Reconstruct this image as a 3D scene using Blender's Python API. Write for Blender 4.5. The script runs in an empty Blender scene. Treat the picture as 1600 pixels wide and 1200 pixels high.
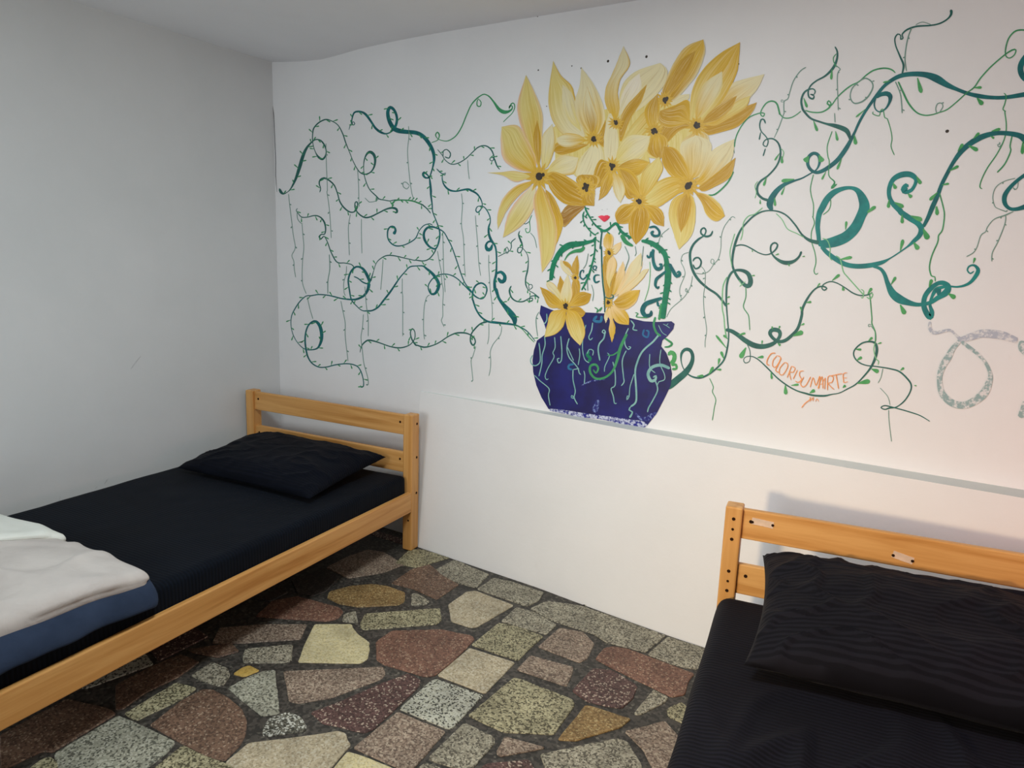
import bpy, bmesh, math, random
from mathutils import Vector, Matrix, noise
random.seed(7)
scene = bpy.context.scene
COL = scene.collection

# ------------------------------------------------------------------ camera
FPX = 1097.025
YAW, PITCH, ROLL = 0.5552, 0.1798, 0.0346
CAM = Vector((3.1650, -2.6194, 1.4157))
_f = Vector((-math.sin(YAW) * math.cos(PITCH), math.cos(YAW) * math.cos(PITCH), -math.sin(PITCH)))
_r = Vector((math.cos(YAW), math.sin(YAW), 0))
_u = _r.cross(_f)
RIGHT = _r * math.cos(ROLL) + _u * math.sin(ROLL)
UP = -_r * math.sin(ROLL) + _u * math.cos(ROLL)
FWD = _f
cam_data = bpy.data.cameras.new('camera')
cam = bpy.data.objects.new('camera', cam_data)
COL.objects.link(cam)
cam_data.sensor_fit = 'HORIZONTAL'
cam_data.sensor_width = 36.0
cam_data.lens = 36.0 * FPX / 1600.0
cam_data.clip_start = 0.02
m = Matrix((RIGHT, UP, -FWD)).transposed().to_4x4()
m.translation = CAM
cam.matrix_world = m
scene.camera = cam

# ------------------------------------------------------------------ world, lamps, exposure
world = bpy.data.worlds.new('world')
scene.world = world
world.use_nodes = True
world.node_tree.nodes['Background'].inputs[0].default_value = (0.9, 0.95, 1.0, 1)
world.node_tree.nodes['Background'].inputs[1].default_value = 0.05
scene.view_settings.view_transform = 'Standard'
scene.view_settings.look = 'None'
scene.view_settings.gamma = 1.0
scene.view_settings.use_curve_mapping = False
scene.view_settings.exposure = 0.0

def area(name, loc, target, size, power, color, shape='DISK', spread=180):
    d = bpy.data.lights.new(name, 'AREA')
    d.shape = shape; d.size = size; d.energy = power; d.color = color
    d.spread = math.radians(spread)
    o = bpy.data.objects.new(name, d)
    COL.objects.link(o)
    o.location = loc
    o.rotation_euler = (Vector(target) - Vector(loc)).to_track_quat('-Z', 'Y').to_euler()
    return o
area('ceiling_lamp_light', (2.15, -1.55, 2.34), (2.15, -1.55, 0), 0.40, 29.5, (0.86, 0.955, 1.0))
area('rear_fill_light', (1.3, -4.08, 1.45), (0.9, 0, 1.4), 1.2, 30, (0.88, 0.95, 1.0), 'SQUARE', 150)  # added cool fill for the upper left and ceiling, not a known window
area('doorway_light', (2.05, -3.75, 1.12), (3.0, 0, 0.35), 0.24, 6.5, (1.0, 0.73, 0.44), spread=64)
area('pink_lamp_light', (4.40, -0.85, 0.95), (3.6, 0, 0.75), 0.25, 4.2, (1.0, 0.30, 0.26))

# ------------------------------------------------------------------ helpers
def ray(px, py):
    return RIGHT * ((px - 800) / FPX) + UP * ((600 - py) / FPX) + FWD
def wallpt(px, py, y=0.0):
    d = ray(px, py); return CAM + d * ((y - CAM.y) / d.y)
def floorpt(px, py, z=0.0):
    d = ray(px, py); return CAM + d * ((z - CAM.z) / d.z)
def leftpt(px, py, x=0.0):
    d = ray(px, py); return CAM + d * ((x - CAM.x) / d.x)
def lin(c):
    c = c / 255.0
    return c / 12.92 if c <= 0.04045 else ((c + 0.055) / 1.055) ** 2.4
def rgb(r, g, b, k=1.0):
    return (min(1, lin(r) * k), min(1, lin(g) * k), min(1, lin(b) * k), 1)

def obj(name, verts, faces, mat=None, parent=None, smooth=False):
    me = bpy.data.meshes.new(name)
    me.from_pydata([tuple(v) for v in verts], [], faces)
    me.update()
    if smooth:
        me.polygons.foreach_set('use_smooth', [True] * len(me.polygons))
    o = bpy.data.objects.new(name, me)
    COL.objects.link(o)
    if mat: me.materials.append(mat)
    if parent: o.parent = parent
    return o
def bmobj(name, bm, mat=None, parent=None, smooth=False):
    me = bpy.data.meshes.new(name)
    bm.to_mesh(me); bm.free()
    if smooth:
        me.polygons.foreach_set('use_smooth', [True] * len(me.polygons))
    o = bpy.data.objects.new(name, me)
    COL.objects.link(o)
    if mat: me.materials.append(mat)
    if parent: o.parent = parent
    return o
def empty(name, loc=(0, 0, 0), rz=0.0):
    o = bpy.data.objects.new(name, None)
    o.empty_display_size = 0.1
    COL.objects.link(o)
    o.location = loc; o.rotation_euler = (0, 0, rz)
    return o
def tag(o, label=None, cat=None, group=None, kind=None):
    if label: o['label'] = label
    if cat: o['category'] = cat
    if group: o['group'] = group
    if kind: o['kind'] = kind
    return o

# ------------------------------------------------------------------ materials
def newmat(name, rough=0.6, spec=0.3):
    mt = bpy.data.materials.new(name)
    mt.use_nodes = True
    nt = mt.node_tree
    b = nt.nodes['Principled BSDF']
    b.inputs['Roughness'].default_value = rough
    b.inputs['Specular IOR Level'].default_value = spec
    return mt, nt, b
def node(nt, typ, **kw):
    n = nt.nodes.new(typ)
    for k, v in kw.items():
        if k.startswith('in_'):
            n.inputs[k[3:].replace('_', ' ')].default_value = v
        else:
            setattr(n, k, v)
    return n
def ramp(nt, stops, interp='LINEAR'):
    n = nt.nodes.new('ShaderNodeValToRGB')
    cr = n.color_ramp
    cr.interpolation = interp
    while len(cr.elements) < len(stops): cr.elements.new(0.5)
    for e, (p, c) in zip(cr.elements, stops):
        e.position = p; e.color = c
    return n
def objcoord(nt, scale=(1, 1, 1)):
    tc = nt.nodes.new('ShaderNodeTexCoord')
    mp = nt.nodes.new('ShaderNodeMapping')
    mp.inputs['Scale'].default_value = scale
    nt.links.new(tc.outputs['Object'], mp.inputs['Vector'])
    return mp.outputs['Vector']

def plaster(name, c1, c2, c3):
    mt, nt, b = newmat(name, 0.75, 0.25)
    v = objcoord(nt)
    n1 = node(nt, 'ShaderNodeTexNoise', in_Scale=1.6, in_Detail=5.0, in_Roughness=0.6)
    n2 = node(nt, 'ShaderNodeTexNoise', in_Scale=14.0, in_Detail=4.0, in_Roughness=0.65)
    for n in (n1, n2): nt.links.new(v, n.inputs['Vector'])
    r1 = ramp(nt, [(0.35, c1), (0.68, c2)])
    nt.links.new(n1.outputs['Fac'], r1.inputs['Fac'])
    r2 = ramp(nt, [(0.68, (0, 0, 0, 1)), (0.82, (0.35, 0.35, 0.35, 1))])
    nt.links.new(n2.outputs['Fac'], r2.inputs['Fac'])
    mx = node(nt, 'ShaderNodeMix', data_type='RGBA')
    nt.links.new(r2.outputs['Color'], mx.inputs[0])
    nt.links.new(r1.outputs['Color'], mx.inputs[6])
    mx.inputs[7].default_value = c3
    nt.links.new(mx.outputs[2], b.inputs['Base Color'])
    bp = node(nt, 'ShaderNodeBump', in_Strength=0.12, in_Distance=0.01)
    nt.links.new(n2.outputs['Fac'], bp.inputs['Height'])
    nt.links.new(bp.outputs['Normal'], b.inputs['Normal'])
    return mt
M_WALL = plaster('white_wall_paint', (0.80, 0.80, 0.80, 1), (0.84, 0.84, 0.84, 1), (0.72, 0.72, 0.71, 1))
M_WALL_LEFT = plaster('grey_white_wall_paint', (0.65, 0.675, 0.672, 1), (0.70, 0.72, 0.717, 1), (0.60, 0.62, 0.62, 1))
M_CEIL = plaster('ceiling_paint', (0.80, 0.815, 0.84, 1), (0.84, 0.855, 0.88, 1), (0.76, 0.77, 0.79, 1))
M_LOWER = plaster('lower_wall_paint', (0.79, 0.79, 0.785, 1), (0.83, 0.83, 0.825, 1), (0.72, 0.71, 0.70, 1))
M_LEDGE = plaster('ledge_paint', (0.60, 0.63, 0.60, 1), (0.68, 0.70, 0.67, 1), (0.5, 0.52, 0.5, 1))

def plain(name, c, rough=0.6, spec=0.3):
    mt, nt, b = newmat(name, rough, spec)
    v = objcoord(nt)
    n = node(nt, 'ShaderNodeTexNoise', in_Scale=30.0, in_Detail=3.0)
    nt.links.new(v, n.inputs['Vector'])
    r = ramp(nt, [(0.3, tuple(x * 0.82 for x in c[:3]) + (1,)), (0.7, tuple(min(1, x * 1.12) for x in c[:3]) + (1,))])
    nt.links.new(n.outputs['Fac'], r.inputs['Fac'])
    nt.links.new(r.outputs['Color'], b.inputs['Base Color'])
    return mt

def wood(name, axis, c1, c2, c3):
    mt, nt, b = newmat(name, 0.42, 0.4)
    s = [34.0, 34.0, 34.0]; s[axis] = 1.6
    v = objcoord(nt, s)
    oi = nt.nodes.new('ShaderNodeObjectInfo')
    ad = node(nt, 'ShaderNodeVectorMath', operation='ADD')
    mu = node(nt, 'ShaderNodeVectorMath', operation='SCALE')
    mu.inputs['Scale'].default_value = 40
    cb = nt.nodes.new('ShaderNodeCombineXYZ')
    for i in range(3): nt.links.new(oi.outputs['Random'], cb.inputs[i])
    nt.links.new(cb.outputs[0], mu.inputs[0])
    nt.links.new(v, ad.inputs[0]); nt.links.new(mu.outputs[0], ad.inputs[1])
    n = node(nt, 'ShaderNodeTexNoise', in_Scale=1.0, in_Detail=4.0, in_Roughness=0.55, in_Distortion=0.6)
    nt.links.new(ad.outputs[0], n.inputs['Vector'])
    r = ramp(nt, [(0.28, c3), (0.42, c2), (0.62, c1), (0.85, c2)])
    nt.links.new(n.outputs['Fac'], r.inputs['Fac'])
    nt.links.new(r.outputs['Color'], b.inputs['Base Color'])
    return mt
WC = (rgb(219, 165, 98), rgb(204, 147, 80), rgb(185, 126, 62))
M_WOOD = [wood('pine_' + 'xyz'[i], i, *WC) for i in range(3)]
M_HOLE = plain('dark_hole', rgb(45, 26, 14), 0.9, 0.1)
M_TAPE = plain('pale_residue', rgb(222, 194, 168), 0.8, 0.2)
M_SLATWOOD = plain('slat_wood', rgb(196, 160, 110), 0.7, 0.2)  # paler wood of the slats and their supports

def fabric(name, c1, c2, scale, axis=1, rough=0.75, sheen=0.02):
    mt, nt, b = newmat(name, rough, 0.08)
    tc = nt.nodes.new('ShaderNodeTexCoord')
    w = node(nt, 'ShaderNodeTexWave', in_Scale=scale, in_Distortion=0.6, in_Detail=1.0)
    w.bands_direction = 'XYZ'[axis]
    w.inputs['Detail Scale'].default_value = 0.5
    nt.links.new(tc.outputs['Object'], w.inputs['Vector'])
    n = node(nt, 'ShaderNodeTexNoise', in_Scale=3.0, in_Detail=3.0)
    nt.links.new(tc.outputs['Object'], n.inputs['Vector'])
    r = ramp(nt, [(0.35, c1), (0.65, c2)])
    nt.links.new(w.outputs['Fac'], r.inputs['Fac'])
    rr = ramp(nt, [(0.3, (0.75, 0.75, 0.75, 1)), (0.7, (1.15, 1.15, 1.15, 1))])
    nt.links.new(n.outputs['Fac'], rr.inputs['Fac'])
    mx = node(nt, 'ShaderNodeMix', data_type='RGBA', blend_type='MULTIPLY')
    mx.inputs[0].default_value = 1.0
    nt.links.new(r.outputs['Color'], mx.inputs[6]); nt.links.new(rr.outputs['Color'], mx.inputs[7])
    nt.links.new(mx.outputs[2], b.inputs['Base Color'])
    bp = node(nt, 'ShaderNodeBump', in_Strength=0.35, in_Distance=0.002)
    nt.links.new(w.outputs['Fac'], bp.inputs['Height'])
    nt.links.new(bp.outputs['Normal'], b.inputs['Normal'])
    b.inputs['Sheen Weight'].default_value = sheen
    b.inputs['Sheen Roughness'].default_value = 0.5
    return mt
M_NAVY = fabric('navy_striped_sheet', rgb(5, 10, 18), rgb(11, 18, 28), 24, 1)
M_NAVY_PILLOW = fabric('navy_pillowcase', rgb(6, 9, 18), rgb(9, 13, 23), 24, 1)
M_BLACK = fabric('black_striped_sheet', rgb(12, 12, 18), rgb(22, 22, 30), 24, 1)
M_BLACK_PILLOW = fabric('black_striped_pillowcase', rgb(17, 16, 21), rgb(26, 25, 31), 22, 1)
def soft(name, c1, c2, rough=0.85):
    mt, nt, b = newmat(name, rough, 0.2)
    v = objcoord(nt)
    n = node(nt, 'ShaderNodeTexNoise', in_Scale=7.0, in_Detail=4.0)
    nt.links.new(v, n.inputs['Vector'])
    r = ramp(nt, [(0.3, c1), (0.7, c2)])
    nt.links.new(n.outputs['Fac'], r.inputs['Fac'])
    nt.links.new(r.outputs['Color'], b.inputs['Base Color'])
    n2 = node(nt, 'ShaderNodeTexNoise', in_Scale=22.0, in_Detail=5.0, in_Distortion=1.2)
    nt.links.new(v, n2.inputs['Vector'])
    bp = node(nt, 'ShaderNodeBump', in_Strength=0.25, in_Distance=0.01)
    nt.links.new(n2.outputs['Fac'], bp.inputs['Height'])
    nt.links.new(bp.outputs['Normal'], b.inputs['Normal'])
    return mt
M_BEIGE = soft('beige_cotton', rgb(188, 181, 175), rgb(206, 199, 192))
M_WHITE = soft('white_cotton', rgb(226, 228, 218), rgb(236, 238, 230))
M_BLUE = soft('blue_cotton', rgb(36, 48, 68), rgb(50, 63, 85))
M_MATTRESS_WHITE = soft('mattress_ticking', rgb(205, 205, 205), rgb(225, 225, 225))

def terrazzo(name, stops, scale=190.0):
    mt, nt, b = newmat(name, 0.55, 0.35)
    v = objcoord(nt)
    vo = node(nt, 'ShaderNodeTexVoronoi', in_Scale=scale, in_Randomness=1.0)
    nt.links.new(v, vo.inputs['Vector'])
    sp = nt.nodes.new('ShaderNodeSeparateColor')
    nt.links.new(vo.outputs['Color'], sp.inputs[0])
    r = ramp(nt, stops, 'CONSTANT')
    nt.links.new(sp.outputs[0], r.inputs['Fac'])
    n = node(nt, 'ShaderNodeTexNoise', in_Scale=9.0, in_Detail=4.0)
    nt.links.new(v, n.inputs['Vector'])
    rr = ramp(nt, [(0.3, (0.72, 0.72, 0.72, 1)), (0.7, (1.12, 1.12, 1.12, 1))])
    nt.links.new(n.outputs['Fac'], rr.inputs['Fac'])
    mx = node(nt, 'ShaderNodeMix', data_type='RGBA', blend_type='MULTIPLY')
    mx.inputs[0].default_value = 1.0
    nt.links.new(r.outputs['Color'], mx.inputs[6]); nt.links.new(rr.outputs['Color'], mx.inputs[7])
    nt.links.new(mx.outputs[2], b.inputs['Base Color'])
    return mt
def T(base, dark, light, pd, pl, k=0.84):
    base, dark, light = ([c + (sum(q) / 3 - c) * 0.06 for c in q] for q in (base, dark, light))   # dusty, slightly greyed chips
    return [(0.0, rgb(*dark, k)), (pd, rgb(*base, k)), (pd + (1 - pd - pl) * 0.5, rgb(*[min(255, int(x * 1.07)) for x in base], k)), (1 - pl, rgb(*light, k))]
STONE = {
    'brown': terrazzo('terrazzo_brown', T((124, 97, 78), (94, 72, 58), (172, 148, 124), 0.3, 0.10)),
    'red': terrazzo('terrazzo_red', T((134, 96, 78), (108, 76, 62), (178, 148, 122), 0.3, 0.10)),
    'darkred': terrazzo('terrazzo_dark_red', T((104, 76, 70), (76, 54, 50), (190, 170, 150), 0.35, 0.12)),
    'grey': terrazzo('terrazzo_grey', T((152, 145, 124), (98, 92, 78), (188, 181, 158), 0.3, 0.25)),
    'greengrey': terrazzo('terrazzo_green_grey', T((158, 157, 137), (102, 101, 88), (190, 188, 168), 0.25, 0.25)),
    'olive': terrazzo('terrazzo_olive', T((158, 150, 116), (92, 86, 64), (192, 184, 146), 0.3, 0.28)),
    'cream': terrazzo('terrazzo_cream', T((210, 197, 150), (194, 180, 134), (220, 210, 170), 0.2, 0.2)),
    'beige': terrazzo('terrazzo_beige', T((186, 172, 142), (164, 150, 120), (208, 198, 172), 0.22, 0.2)),
    'ochre': terrazzo('terrazzo_ochre', T((152, 122, 76), (126, 98, 58), (188, 164, 112), 0.3, 0.14)),
    'white': terrazzo('terrazzo_white_black', T((178, 177, 158), (74, 73, 64), (202, 201, 184), 0.22, 0.35)),
    'speckle': terrazzo('terrazzo_dark_white', T((114, 111, 96), (68, 66, 56), (210, 210, 196), 0.35, 0.3)),
    'pinkgrey': terrazzo('terrazzo_pink_grey', T((148, 128, 110), (112, 94, 80), (184, 166, 144), 0.3, 0.22)),
    'dark': terrazzo('terrazzo_bed_shade', T((70, 62, 56), (52, 46, 42), (100, 92, 84), 0.4, 0.1)),  # shade under the left bed is put into this stone colour
    'yellow': terrazzo('tile_yellow', T((206, 170, 84), (196, 158, 74), (212, 180, 96), 0.2, 0.2)),
}
M_GROUT = terrazzo('dark_grout', T((80, 75, 68), (58, 55, 50), (110, 105, 94), 0.45, 0.06), 110)

# ------------------------------------------------------------------ room shell
XR, YF, H = 4.75, -4.1, 2.369
def quadwall(name, pts, mat):
    o = obj(name, pts, [tuple(range(len(pts)))], mat)
    return tag(o, kind='structure')
def slab(name, lo, hi, mat):
    x0, y0, z0 = lo; x1, y1, z1 = hi
    v = [(x0, y0, z0), (x1, y0, z0), (x1, y1, z0), (x0, y1, z0), (x0, y0, z1), (x1, y0, z1), (x1, y1, z1), (x0, y1, z1)]
    f = [(3, 2, 1, 0), (4, 5, 6, 7), (0, 1, 5, 4), (1, 2, 6, 5), (2, 3, 7, 6), (3, 0, 4, 7)]
    return tag(obj(name, v, f, mat), kind='structure')
wall_back = slab('wall_back', (-0.15, 0.0, -0.05), (XR + 0.15, 0.15, H + 0.1), M_WALL)
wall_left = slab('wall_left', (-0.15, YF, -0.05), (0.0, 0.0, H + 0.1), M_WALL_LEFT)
slab('wall_right', (XR, YF, -0.05), (XR + 0.15, 0.0, H + 0.1), M_WALL)
slab('wall_front', (-0.15, YF - 0.15, -0.05), (XR + 0.15, YF, H + 0.1), M_WALL)
floor = slab('floor', (-0.15, YF - 0.15, -0.1), (XR + 0.15, 0.15, -0.004), M_GROUT)
# ceiling with the uneven plaster edge that sags near the corner
xs = [-0.15, 0.0, 0.12, 0.25, 0.36, 0.48, 0.62, 0.85, 1.08, 1.5, 2.0, 3.0, XR + 0.15]
sag = [0, 0, -0.012, -0.022, -0.027, -0.02, -0.008, 0.0, 0.003, 0.002, -0.002, 0, 0]
ys = [0.15, 0.0, -0.12, -0.3, -0.6, YF - 0.15]
fy = [1, 1, 0.75, 0.35, 0, 0]
vv, ff = [], []
for j, y in enumerate(ys):
    for i, x in enumerate(xs):
        vv.append((x, y, H + sag[i] * fy[j]))
for j in range(len(ys) - 1):
    for i in range(len(xs) - 1):
        a = j * len(xs) + i
        ff.append((a, a + len(xs), a + len(xs) + 1, a + 1))
n0 = len(vv)
vv += [(x, y, H + 0.1) for x, y in ((-0.15, 0.15), (XR + 0.15, 0.15), (XR + 0.15, YF - 0.15), (-0.15, YF - 0.15))]
ff.append((n0, n0 + 1, n0 + 2, n0 + 3))
tag(obj('ceiling', vv, ff, M_CEIL, smooth=True), kind='structure')

# lower wall: thicker plastered skirt with a sloping ledge on top
def interp(x, xs, ys):
    if x <= xs[0]: return ys[0]
    for a in range(len(xs) - 1):
        if x <= xs[a + 1]:
            return ys[a] + (ys[a + 1] - ys[a]) * (x - xs[a]) / (xs[a + 1] - xs[a])
    return ys[-1]
def ptop(x): return interp(x, [1.02, 1.3, 1.7, 2.2, 2.55, 3.0, 3.5, 5], [-0.004, -0.012, -0.035, -0.066, -0.07, -0.082, -0.085, -0.09])
def pbot(x): return interp(x, [1.02, 1.12, 1.78, 2.0, 2.2, 2.4, 2.55, 3.5, 5], [-0.085, -0.092, -0.115, -0.135, -0.15, -0.163, -0.168, -0.18, -0.19])
ZL = 0.754
def yface(x, z): return pbot(x) + (ptop(x) - pbot(x)) * z / ZL
nx = 40
pv, pf = [], []
zs = [-0.03, 0.0, 0.2, 0.4, 0.6, 0.74, ZL]
for i in range(nx + 1):
    x = 1.02 + (XR - 1.02) * i / nx
    for z in zs:
        pv.append((x, yface(x, max(z, 0)) + 0.0015 * noise.noise(Vector((x * 3, z * 4, 0))), z))
    pv.append((x, 0.002, ZL + (0.004 if i else 0)))
row = len(zs) + 1
for i in range(nx):
    for j in range(row - 2):
        a = i * row + j
        pf.append((a, a + row, a + row + 1, a + 1))
    pf.append((i * row + row - 2, (i + 1) * row + row - 2, (i + 1) * row + row - 1, i * row + row - 1))
nb = len(pv)
pv.append((1.02, 0.002, -0.03))
pf.append(tuple([nb] + [row - 1 - k for k in range(row)]))
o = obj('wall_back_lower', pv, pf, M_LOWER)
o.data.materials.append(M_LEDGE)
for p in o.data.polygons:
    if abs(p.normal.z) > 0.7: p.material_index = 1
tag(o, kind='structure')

# ------------------------------------------------------------------ floor of broken terrazzo slabs
TILES = {
    'a': (180, 980, 0.18337), 'b': (320, 840, 0.175), 'c': (560, 820, 0.175), 'd': (420, 990, 0.175),
    'e': (660, 940, 0.175), 'f': (860, 940, 0.175), 'g': (640, 1040, 0.275), 'h': (0, 1000, 0.175), 'p': (0, 0, 1.0),
    'A': (420, 140, .15), 'B': (640, 130, .15), 'C': (420, 300, .15), 'D': (640, 290, .15), 'E': (420, 440, .15), 'F': (640, 430, .15),
    'G': (760, 60, .15), 'H': (980, 50, .15), 'I': (760, 220, .15), 'J': (960, 220, .15), 'K': (820, 360, .1625), 'L': (800, 490, .175),
    'M': (1180, 0, .15), 'N': (1360, 0, .15), 'O': (1160, 160, .15), 'P': (1360, 160, .15), 'Q': (1040, 320, .15), 'R': (1240, 320, .15),
    'S': (1020, 480, .15), 'T': (1360, 320, .15), 'U': (1160, 500, .15), 'V': (1360, 480, .15), 'X': (880, 300, .075),
}
def parse(s):
    """'A 10,20,5 30,40 B 1,2' -> [(px, py, width)] in photograph pixels"""
    out = []; t = TILES['p']; w = 6.0
    for tok in s.split():
        if ',' not in tok:
            t = TILES[tok]; continue
        q = [float(x) for x in tok.split(',')]
        if len(q) > 2: w = q[2]
        out.append((t[0] + q[0] * t[2], t[1] + q[1] * t[2], w * t[2]))
    return out

STONES = [l.split(None, 1) for l in '''olive a 70,735 520,465 700,515 570,610 180,795
brown a 290,830 560,620 740,525 830,525 960,590 1080,690 1125,790 1110,920 1060,1010 930,1140 760,1085 560,985
grey a 640,410 830,290 960,345 980,410 920,495 860,500
yellow a 1000,395 1080,340 1145,320 1235,365 1100,420
greengrey a 960,515 1110,430 1270,370 1365,360 1400,735 1250,755 1130,660
grey b 335,1060 360,990 790,950 775,1100 700,1115 345,1115
speckle d 0,750 180,690 290,740 345,830 330,865 0,915 -60,905 -50,830
brown a 0,700 0,490 300,330 560,225 720,290 540,420 250,560 60,700
greengrey p 84,1177 185,1117 208,1126 275,1158 262,1175 225,1204 95,1218
olive p 235,1204 286,1163 316,1178 366,1197 350,1230 240,1230
brown p 0,1147 105,1091 172,1107 182,1115 82,1175 66,1173 0,1205
olive p 40,1204 64,1186 78,1181 92,1192 86,1225 40,1225
pinkgrey b 60,940 130,800 540,768 915,770 855,905 330,940
cream b 980,770 1315,770 1320,800 1370,860 1475,935 1465,960 1475,990 1455,1080 1390,1120 830,1110 885,960
red b 450,700 600,560 830,520 960,555 1200,620 1240,660 1190,720 1100,745 690,720
grey b 1225,745 1240,680 1350,650 1370,760
dark b 770,380 1060,270 1200,360 1080,480 960,520 830,500
ochre p 511,934 514,924 547,915 582,912 605,915 633,925 632,940 622,945 560,948 530,943
pinkgrey p 509,886 545,868 575,858 600,862 632,882 600,894 570,899 545,903
olive c 20,860 60,790 730,740 745,850 700,885 50,935 15,910
brown c 290,520 480,390 640,350 740,440 900,530 700,665 490,570
grey c 470,715 475,610 530,610 640,680 600,710
beige c 800,710 960,595 1050,585 1390,715 1060,910 1000,915 830,860
red p 587,1003 590,1000 612,985 690,983 738,993 742,998 735,1006 706,1035 680,1055 664,1057 600,1038 588,1030
pinkgrey d 130,330 650,310 1020,290 1045,350 1010,400 560,570 270,620 180,600
darkred d 370,700 640,600 1000,440 1250,350 1360,410 1340,470 940,850 850,885 640,830 480,800
beige p 352,1190 388,1160 470,1150 500,1146 528,1141 541,1145 543,1155 549,1163 512,1205 505,1218 350,1218
cream p 518,1203 543,1173 575,1183 625,1204 620,1225 510,1225
pinkgrey p 551,1168 621,1111 697,1142 648,1199 625,1201
white p 623,1107 672,1064 681,1060 756,1086 706,1138 698,1138
beige e 130,655 420,410 830,540 560,820
olive e 435,383 680,185 860,220 1085,305 935,440 855,525
grey e 700,170 840,45 1000,90 1205,205 1105,292 880,225
grey p 745,920 770,902 800,908 850,925 842,938 823,947
grey p 675,893 690,884 710,874 765,897 744,918 714,910
olive p 616,880 640,858 660,858 703,871 672,880 655,887
grey p 860,968 846,961 828,950 855,938 909,946 1041,992 1009,1019 982,1012 947,1003 928,990 886,977
grey p 1011,1022 1043,994 1120,1017 1112,1042 1088,1045 1058,1040
pinkgrey p 840,1010 874,980 912,987 929,1005 918,1028 905,1035
pinkgrey e 840,605 960,475 1350,580 1340,640 1290,755
red f 400,510 480,410 560,395 700,420 860,480 1130,580 1290,640 1240,700 1200,830 1080,850 900,760 570,600
darkred f 190,790 380,590 560,610 780,750 740,860 640,950 500,930 330,890
olive g 330,280 590,65 640,75 930,190 940,220 820,390 530,375
ochre g 840,420 1000,220 1260,300 1200,350 950,425
grey f 740,1000 920,780 1060,850 1020,900 800,1010
olive f 1040,950 1170,890 1230,940 1200,1090 1050,1020
pinkgrey g 1220,370 1450,310 1530,400 1500,600 1400,620 1330,480
grey g 740,500 1180,410 1240,430 1320,560 1330,650 800,650
pinkgrey g 490,490 540,400 770,460 760,470 510,515
grey g 105,520 310,320 480,400 490,430 370,570 330,600 130,540
darkred g 390,590 430,555 680,530 720,600 680,660 400,660
grey g 30,590 90,545 200,585 150,640 40,640
brown p 293,1014 362,1004 374,1017 340,1027 300,1019
dark p 405,935 440,915 450,925 420,940
olive p 1078,1087 1090,1060 1130,1050 1130,1100 1095,1115'''.splitlines()]

def poly_area(p):
    return 0.5 * sum(p[i][0] * p[(i + 1) % len(p)][1] - p[(i + 1) % len(p)][0] * p[i][1] for i in range(len(p)))
def inside(pt, poly):
    c = False; n = len(poly); j = n - 1
    for i in range(n):
        xi, yi = poly[i]; xj, yj = poly[j]
        if (yi > pt[1]) != (yj > pt[1]) and pt[0] < (xj - xi) * (pt[1] - yi) / (yj - yi + 1e-12) + xi: c = not c
        j = i
    return c
def offset_poly(poly, d):
    """move the edges of a CCW polygon inwards by d"""
    out = []; n = len(poly)
    for i in range(n):
        p0 = Vector(poly[i - 1]); p1 = Vector(poly[i]); p2 = Vector(poly[(i + 1) % n])
        a = (p1 - p0).normalized(); b = (p2 - p1).normalized()
        na = Vector((-a.y, a.x)); nb_ = Vector((-b.y, b.x))
        k = na + nb_
        k = k / max(0.4, k.length_squared / 2) if k.length > 1e-6 else na
        out.append((p1.x + k.x * d, p1.y + k.y * d))
    return out
def roughen(poly, seed):
    """worn, slightly uneven edges"""
    out = []; n = len(poly)
    for i in range(n):
        p = Vector(poly[i]); q = Vector(poly[(i + 1) % n])
        e = q - p; k = max(1, int(e.length / 0.03)); nn = Vector((-e.y, e.x)).normalized()
        for s in range(k):
            t = s / k
            if s == 0:
                pr = Vector(poly[i - 1])
                c = (p + (pr - p) * min(0.3, 0.006 / max((pr - p).length, 1e-4)), p + e * min(0.3, 0.006 / max(e.length, 1e-4)))
                out += [tuple(c[0]), tuple(c[1])]
            else:
                w = p + e * t + nn * 0.0025 * noise.noise(Vector((p.x * 9 + s * 1.7, p.y * 9, seed * 3.1)))
                out.append(tuple(w))
    return out
stone_polys = []
def stone(poly, kind, seed):
    if poly_area(poly) < 0: poly = poly[::-1]
    poly = roughen(poly, seed)
    inn = offset_poly(poly, 0.0022)
    h = 0.0008 * noise.noise(Vector((seed * 1.3, 0.5, 0)))
    n = len(poly)
    v = [(x, y, h) for x, y in inn] + [(x, y, h - 0.0022) for x, y in poly] + [(x, y, -0.008) for x, y in poly]
    f = [tuple(range(n))]
    for i in range(n):
        j = (i + 1) % n
        f.append((i, n + i, n + j, j)); f.append((n + i, 2 * n + i, 2 * n + j, n + j))
    return obj('paving_stone', v, f, STONE[kind], floor)
for i, (kind, s) in enumerate(STONES):
    poly = [tuple(floorpt(x, y))[:2] for x, y, w in parse(s)]
    if poly_area(poly) < 0: poly = poly[::-1]
    stone_polys.append(poly)
    stone(poly, kind, i)
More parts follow.
